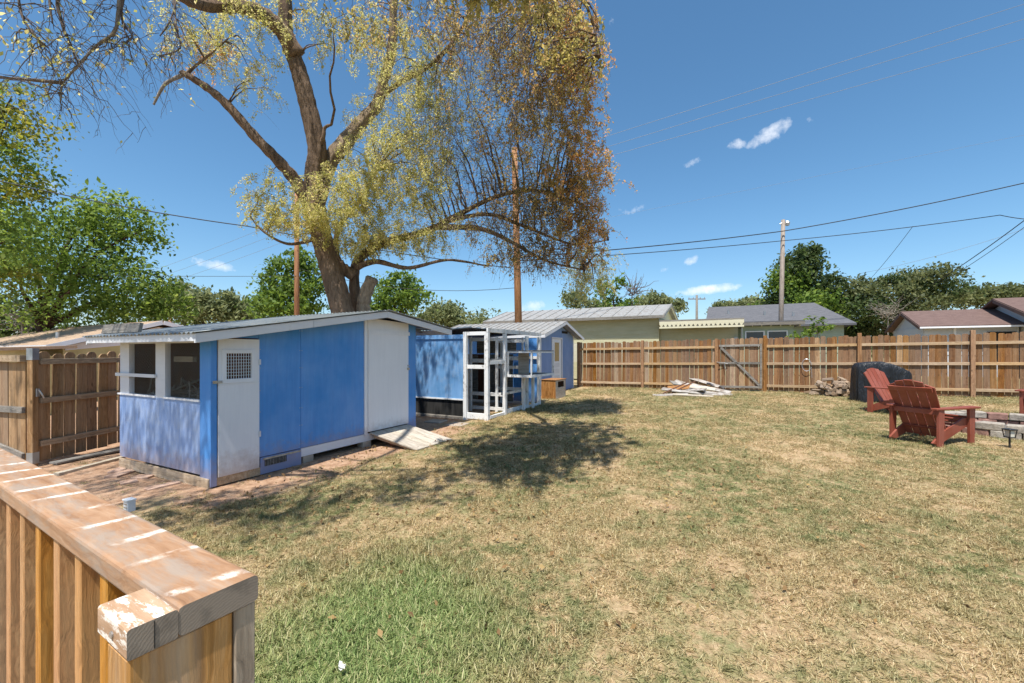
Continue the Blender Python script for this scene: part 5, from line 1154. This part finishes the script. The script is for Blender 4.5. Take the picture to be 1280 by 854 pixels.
def E(px, py, Y, rx, ry, rd=None): k = Y/F; return (tuple(at(px, py, Y)), (rx*k, rd or rx*k, ry*k))
def base_of(px, Y): return ((px-640)/F*Y, Y)
leafy_tree('shade_tree', 'large bright green tree with dark leaning trunk beyond the side fence', base_of(68, 20), 3.4, .32,
    [E(95, 300, 20, 70, 40), E(150, 270, 20.5, 45, 26), E(185, 285, 20, 28, 20), E(30, 335, 19.5, 40, 30), E(140, 345, 19.5, 62, 34), E(175, 370, 20, 48, 24), E(30, 300, 21, 50, 40), E(110, 385, 21, 80, 18), E(205, 385, 21, 26, 16), E(120, 262, 20.5, 25, 12)], .18, 30, ['lf_green', 'lf_green2'],
    trunk_pts=[Vector((0, 0, -.2)), Vector((-.15, 0, 1.6)), Vector((-.5, 0, 2.6)), Vector((-.7, 0, 3.6))])
leafy_tree('shade_tree', 'yellow-tinged green tree standing before the bright green one', base_of(-60, 15), 4.0, .25,
    [E(10, 150, 15, 40, 34), E(-10, 210, 15, 70, 36), E(25, 230, 15, 34, 26), E(10, 300, 15, 34, 40), E(15, 120, 15.2, 24, 18), E(-40, 120, 15, 50, 60), E(0, 345, 15.5, 30, 28), E(-60, 260, 15, 60, 60)], .14, 40, ['lf_yg', 'lf_green2'])
leafy_tree('brush', 'dark thicket with grey bare sticks at the foot of the green trees', base_of(10, 24), 1.5, .1, [E(10, 395, 24, 45, 28), E(55, 410, 25, 40, 20), E(-40, 390, 24, 40, 30)], .22, 24, ['lf_dark'])
bgt = [('sage-green tree between the bright green tree and the brown pole', 255, 34, [E(235, 385, 34, 35, 20), E(275, 378, 34, 34, 16), E(300, 392, 34, 32, 14), E(215, 370, 35, 24, 18)], 'lf_sage', .3),
       ('green tree behind the brown pole beside the big trunk', 362, 30, [E(350, 345, 30, 24, 28), E(385, 355, 30, 26, 32), E(360, 380, 30, 38, 20), E(335, 375, 31, 20, 18), E(375, 325, 30, 16, 14)], 'lf_green', .26),
       ('green tree behind the sawn-off limb above the shed ridge', 500, 32, [E(498, 355, 32, 26, 16), E(485, 375, 32, 28, 16), E(515, 370, 32, 22, 16), E(470, 390, 32, 24, 12)], 'lf_green', .26),
       ('low feathery green tree over the pen roof', 560, 36, [E(545, 392, 36, 34, 13), E(585, 398, 36, 36, 11), E(560, 384, 36, 22, 9), E(610, 404, 36, 22, 7)], 'lf_sage', .26),
       ('slim sparse tree with bare upper twigs above the yellow house', 768, 27, [E(770, 378, 27, 18, 14), E(755, 360, 27, 14, 14), E(785, 385, 27, 14, 10), E(775, 355, 27, 10, 12)], 'lf_green', .22),
       ('small olive tree above the yellow house roof', 822, 45, [E(815, 377, 45, 24, 11), E(838, 382, 45, 18, 9)], 'lf_sage', .34),
       ('low sage tree line behind the grey shingle ridge', 925, 48, [E(915, 381, 48, 22, 7), E(940, 378, 48, 18, 8), E(900, 384, 48, 14, 6)], 'lf_sage', .34),
       ('far grey-green trees behind the maroon roof', 1235, 50, [E(1215, 368, 50, 25, 10), E(1250, 366, 50, 26, 10), E(1285, 370, 50, 26, 12)], 'lf_olive', .36),
       ('round dark green bush behind the yellow house gable', 745, 33, [E(720, 372, 33, 20, 14), E(742, 386, 33, 24, 10)], 'lf_sage', .26)]
for lb, px, Y, cl, mt, lf in bgt:
    leafy_tree('background_tree', lb, base_of(px, Y), max(1.6, EYE+(HOR-390)/F*Y), .16, cl, lf, 30, [mt], 'trees beyond the fences')
leafy_tree('tall_tree', 'tall dark green tree with yellow-green tips behind the lamp pole', base_of(1005, 38), 4.5, .3,
    [E(1000, 330, 38, 24, 16), E(985, 355, 38, 26, 18), E(1022, 355, 38, 24, 20), E(1008, 315, 38, 18, 10), E(1000, 378, 38, 42, 14), E(1045, 375, 38, 24, 16), E(975, 378, 38, 18, 16)], .30, 34, ['lf_dark', 'lf_green', 'lf_dark'], 'trees beyond the fences')
leafy_tree('cedar_tree', 'spreading olive cedar with grey bare limbs beside the maroon roof', base_of(1120, 36), 3.0, .25,
    [E(1145, 345, 36, 40, 9), E(1170, 358, 36, 36, 10), E(1105, 365, 36, 34, 12), E(1075, 360, 37, 26, 16), E(1085, 385, 36, 36, 16), E(1130, 382, 36, 40, 14), E(1185, 372, 37, 24, 10), E(1065, 405, 38, 24, 12), E(1085, 412, 39, 40, 12), E(1050, 412, 40, 26, 12), E(1120, 350, 36, 20, 8)], .24, 32, ['lf_olive', 'lf_dark', 'lf_olive'], 'trees beyond the fences', bk='bark_pale')
leafy_tree('young_tree', 'small bright green sapling before the grey shingle roof', base_of(1022, 23), 1.6, .05, [E(1022, 402, 23, 9, 6), E(1015, 412, 23, 12, 6), E(1032, 411, 23, 12, 6), E(1000, 418, 23, 10, 4)], .2, 30, ['lf_green'], 'trees beyond the fences')
def bare_twigs():
    # bare upper twigs of the slim tree and grey sticks in the cedar and the thicket
    for (label, px, py, Y, n_, spread, ln, mt, up) in (('leafless grey twigs spreading over the yellow house roof', 790, 365, 26.5, 40, .5, 1.4, 'twig', 1.0), ('tangle of grey dead sticks in the cedar foliage', 1110, 392, 33, 70, 1.0, 1.8, 'bark_pale', .6), ('grey dead brush in the thicket behind the tan-roofed yellow house', 28, 402, 22, 70, .9, 1.1, 'bark_pale', .8)):
        c = at(px, py, Y); g = ground(c.x, Y); s0 = np.array(c)+rng.normal(size=(n_, 3))*spread*.3; u = np.linspace(0, 1, 8)[None, :, None]
        d = rng.normal(size=(n_, 1, 3)); d[..., 2] = np.abs(d[..., 2])*up; d = unit(d)*rng.uniform(.4, 1, (n_, 1, 1))*ln
        P = s0[:, None]+d*u; P += np.cumsum(rng.normal(size=P.shape)*.05, axis=1); Rr = rng.uniform(.5, 1, (n_, 1))*np.linspace(.028, .008, 8)[None]
        stem = np.linspace(0, 1, 8)[:, None]*(np.array(c)-np.array((c.x, Y, g)))+np.array((c.x, Y, g)); P = np.concatenate([P, stem[None]]); Rr = np.concatenate([Rr, np.full((1, 8), .05)])
        o = thing('bare_shrub', label, 'shrub', (c.x, Y, g)); link('branches', strand_mesh('bare', P-np.array((c.x, Y, g)), Rr, 4), M[mt], o)['kind'] = 'stuff'
bare_twigs()
def far_trees():
    # the wooded skyline past the last houses
    pc = []
    for k in range(150):
        px = rng.uniform(-700, 2000); Y = rng.uniform(75, 120); h = rng.uniform(3.5, 7.0); c = np.array(((px-640)/F*Y, Y, h*.45)); q = rng.normal(size=(420, 3))*np.array((4.5, 3, h*.27)); q[:, 2] = np.maximum(q[:, 2], -h*.4); pc.append(c+q)
    o = link('far_trees', leaf_mesh('far_trees', np.concatenate(pc), .75, .6, .2), M['lf_sage']); tag(o, 'low hazy line of distant trees along the skyline', 'trees', kind='stuff')
far_trees()

# ------------------------------------------------------------------ grass
def grass():
    tufts = bpy.data.collections.new('grass_tufts')
    for k in range(7):
        nbl = 40; tall = k >= 5
        r = rng.uniform(0, .085, (nbl, 1))**.9; th = rng.uniform(0, 2*math.pi, (nbl, 1)); o = np.concatenate([r*np.cos(th), r*np.sin(th), np.zeros((nbl, 1))], 1)
        d = rng.normal(size=(nbl, 3))*(1, 1, .35); d[:, 2] = np.abs(d[:, 2])+(.75 if tall else .15); d = unit(d); L = rng.uniform(.02, .055, (nbl, 1))*(1.4 if tall else 1)
        tip = o+d*L; tip[:, 2] -= .25*L[:, 0]*(1-d[:, 2]); mid = o+d*L*.55; sd_ = unit(np.cross(d, (0, 0, 1)))*rng.uniform(.0012, .0024, (nbl, 1))
        v = np.stack([o-sd_, o+sd_, mid+sd_*.85, tip, mid-sd_*.85], 1).reshape(-1, 3)
        me = big_mesh('tuft', v, 5, np.arange(5*nbl)); me.materials.append(M['blade']); tufts.objects.link(bpy.data.objects.new('tuft', me))
    pts = []
    N_ = 170000
    X = rng.uniform(-9.5, 15.5, N_); Y = rng.uniform(.9, 19.5, N_); keep = rng.random(N_) < np.minimum(1, (3.6/np.maximum(Y, .1))**1.25)
    X, Y = X[keep], Y[keep]
    a = (X-P0.x)*U.x+(Y-P0.y)*U.y; b = (X-P0.x)*NN.x+(Y-P0.y)*NN.y
    def wob(s): return .35*np.sin(1.9*X+s)*np.sin(2.3*Y+1.7*s)+.18*np.sin(6.1*X-3.3*Y+s)
    soil = ((b < .85+wob(1)) & (b > -6) & (a > -.6+wob(2)) & (a < 4.4)) | ((b < .3+wob(3)) & (a > -2.0) & (a < 13.9)) | ((b < -.1) & (a > -2.6+wob(4)))
    keep = (~soil | (rng.random(len(X)) < .035)) & (a < 14.4) & (np.abs(X+7.1) > .05) & ~((b < .1) & (a > 0)) & (X > -7.0)
    patch = np.sin(2.1*X+1.3*np.sin(1.7*Y))*np.sin(1.8*Y+1.1*np.sin(2.3*X)); keep &= (rng.random(len(X)) < np.clip(.80+.35*patch, .34, 1))
    fp = ((X-9.0)**2+(Y-7.85)**2) > 1.09**2; X, Y = X[keep & fp], Y[keep & fp]
    Z = np.array([ground(x, y)+.016*math.sin(1.9*x+.7*y)*math.sin(1.3*y-.4*x) for x, y in zip(X, Y)])
    near = (((X+.85)*.95)**2+((Y-2.4)*.75)**2) < .5+.5*rng.random(len(X))+.3*np.sin(2.7*X+1.1)*np.sin(3.3*Y)
    me = bpy.data.meshes.new('grass'); me.vertices.add(len(X)); me.vertices.foreach_set('co', np.stack([X, Y, Z], 1).astype(np.float32).ravel())
    at_ = me.attributes.new('size', 'FLOAT', 'POINT'); at_.data.foreach_set('value', ((.8+.5*rng.random(len(X)))*np.clip(.75+.055*Y, .85, 1.7)*np.where(near, 1.15, .9)).astype(np.float32))
    at2 = me.attributes.new('pick', 'INT', 'POINT'); at2.data.foreach_set('value', np.where(near & (rng.random(len(X)) < .8), rng.integers(5, 7, len(X)), rng.integers(0, 6, len(X))).astype(np.int32))
    at3 = me.attributes.new('turn', 'FLOAT_VECTOR', 'POINT'); at3.data.foreach_set('vector', np.stack([rng.normal(size=len(X))*.08, rng.normal(size=len(X))*.08, rng.uniform(0, 6.28, len(X))], 1).astype(np.float32).ravel())
    o = link('grass', me, M['blade']); tag(o, 'short dry straw-coloured turf with green patches covering the yard', 'grass', kind='stuff')
    t = bpy.data.node_groups.new('scatter', 'GeometryNodeTree'); t.interface.new_socket('Geometry', in_out='INPUT', socket_type='NodeSocketGeometry'); t.interface.new_socket('Geometry', in_out='OUTPUT', socket_type='NodeSocketGeometry')
    gi = t.nodes.new('NodeGroupInput'); go = t.nodes.new('NodeGroupOutput'); ip = t.nodes.new('GeometryNodeInstanceOnPoints'); ci = t.nodes.new('GeometryNodeCollectionInfo')
    ci.inputs['Collection'].default_value = tufts; ci.inputs['Separate Children'].default_value = True; ci.inputs['Reset Children'].default_value = True
    def attr(nm, ty): q = t.nodes.new('GeometryNodeInputNamedAttribute'); q.data_type = ty; q.inputs['Name'].default_value = nm; return q.outputs[0]
    L = t.links.new; L(gi.outputs[0], ip.inputs['Points']); L(ci.outputs[0], ip.inputs['Instance']); ip.inputs['Pick Instance'].default_value = True
    L(attr('pick', 'INT'), ip.inputs['Instance Index']); L(attr('turn', 'FLOAT_VECTOR'), ip.inputs['Rotation']); L(attr('size', 'FLOAT'), ip.inputs['Scale']); L(ip.outputs[0], go.inputs[0])
    md = o.modifiers.new('scatter', 'NODES'); md.node_group = t
    print('grass tufts', len(X))
grass()

def litter():
    N_ = 2600; X = rng.normal(-.8, 2.4, N_); Y = rng.normal(6.2, 2.2, N_); a = (X-P0.x)*U.x+(Y-P0.y)*U.y; b = (X-P0.x)*NN.x+(Y-P0.y)*NN.y
    k = (b > .1) & (Y > 2.4) & (Y < 13); X, Y = X[k], Y[k]; Z = np.array([ground(x, y)+.03 for x, y in zip(X, Y)])+rng.uniform(-.01, .012, len(X))
    o = link('fallen_leaves', leaf_mesh('fallen_leaves', np.stack([X, Y, Z], 1), .038, .6, 0), foliage('dry_fallen_leaves', [(0, (.12, .07, .035)), (.5, (.28, .17, .07)), (1, (.46, .34, .14))], .2)); tag(o, 'dry brown leaves scattered on the lawn under the big tree', 'leaves', kind='stuff')
litter()
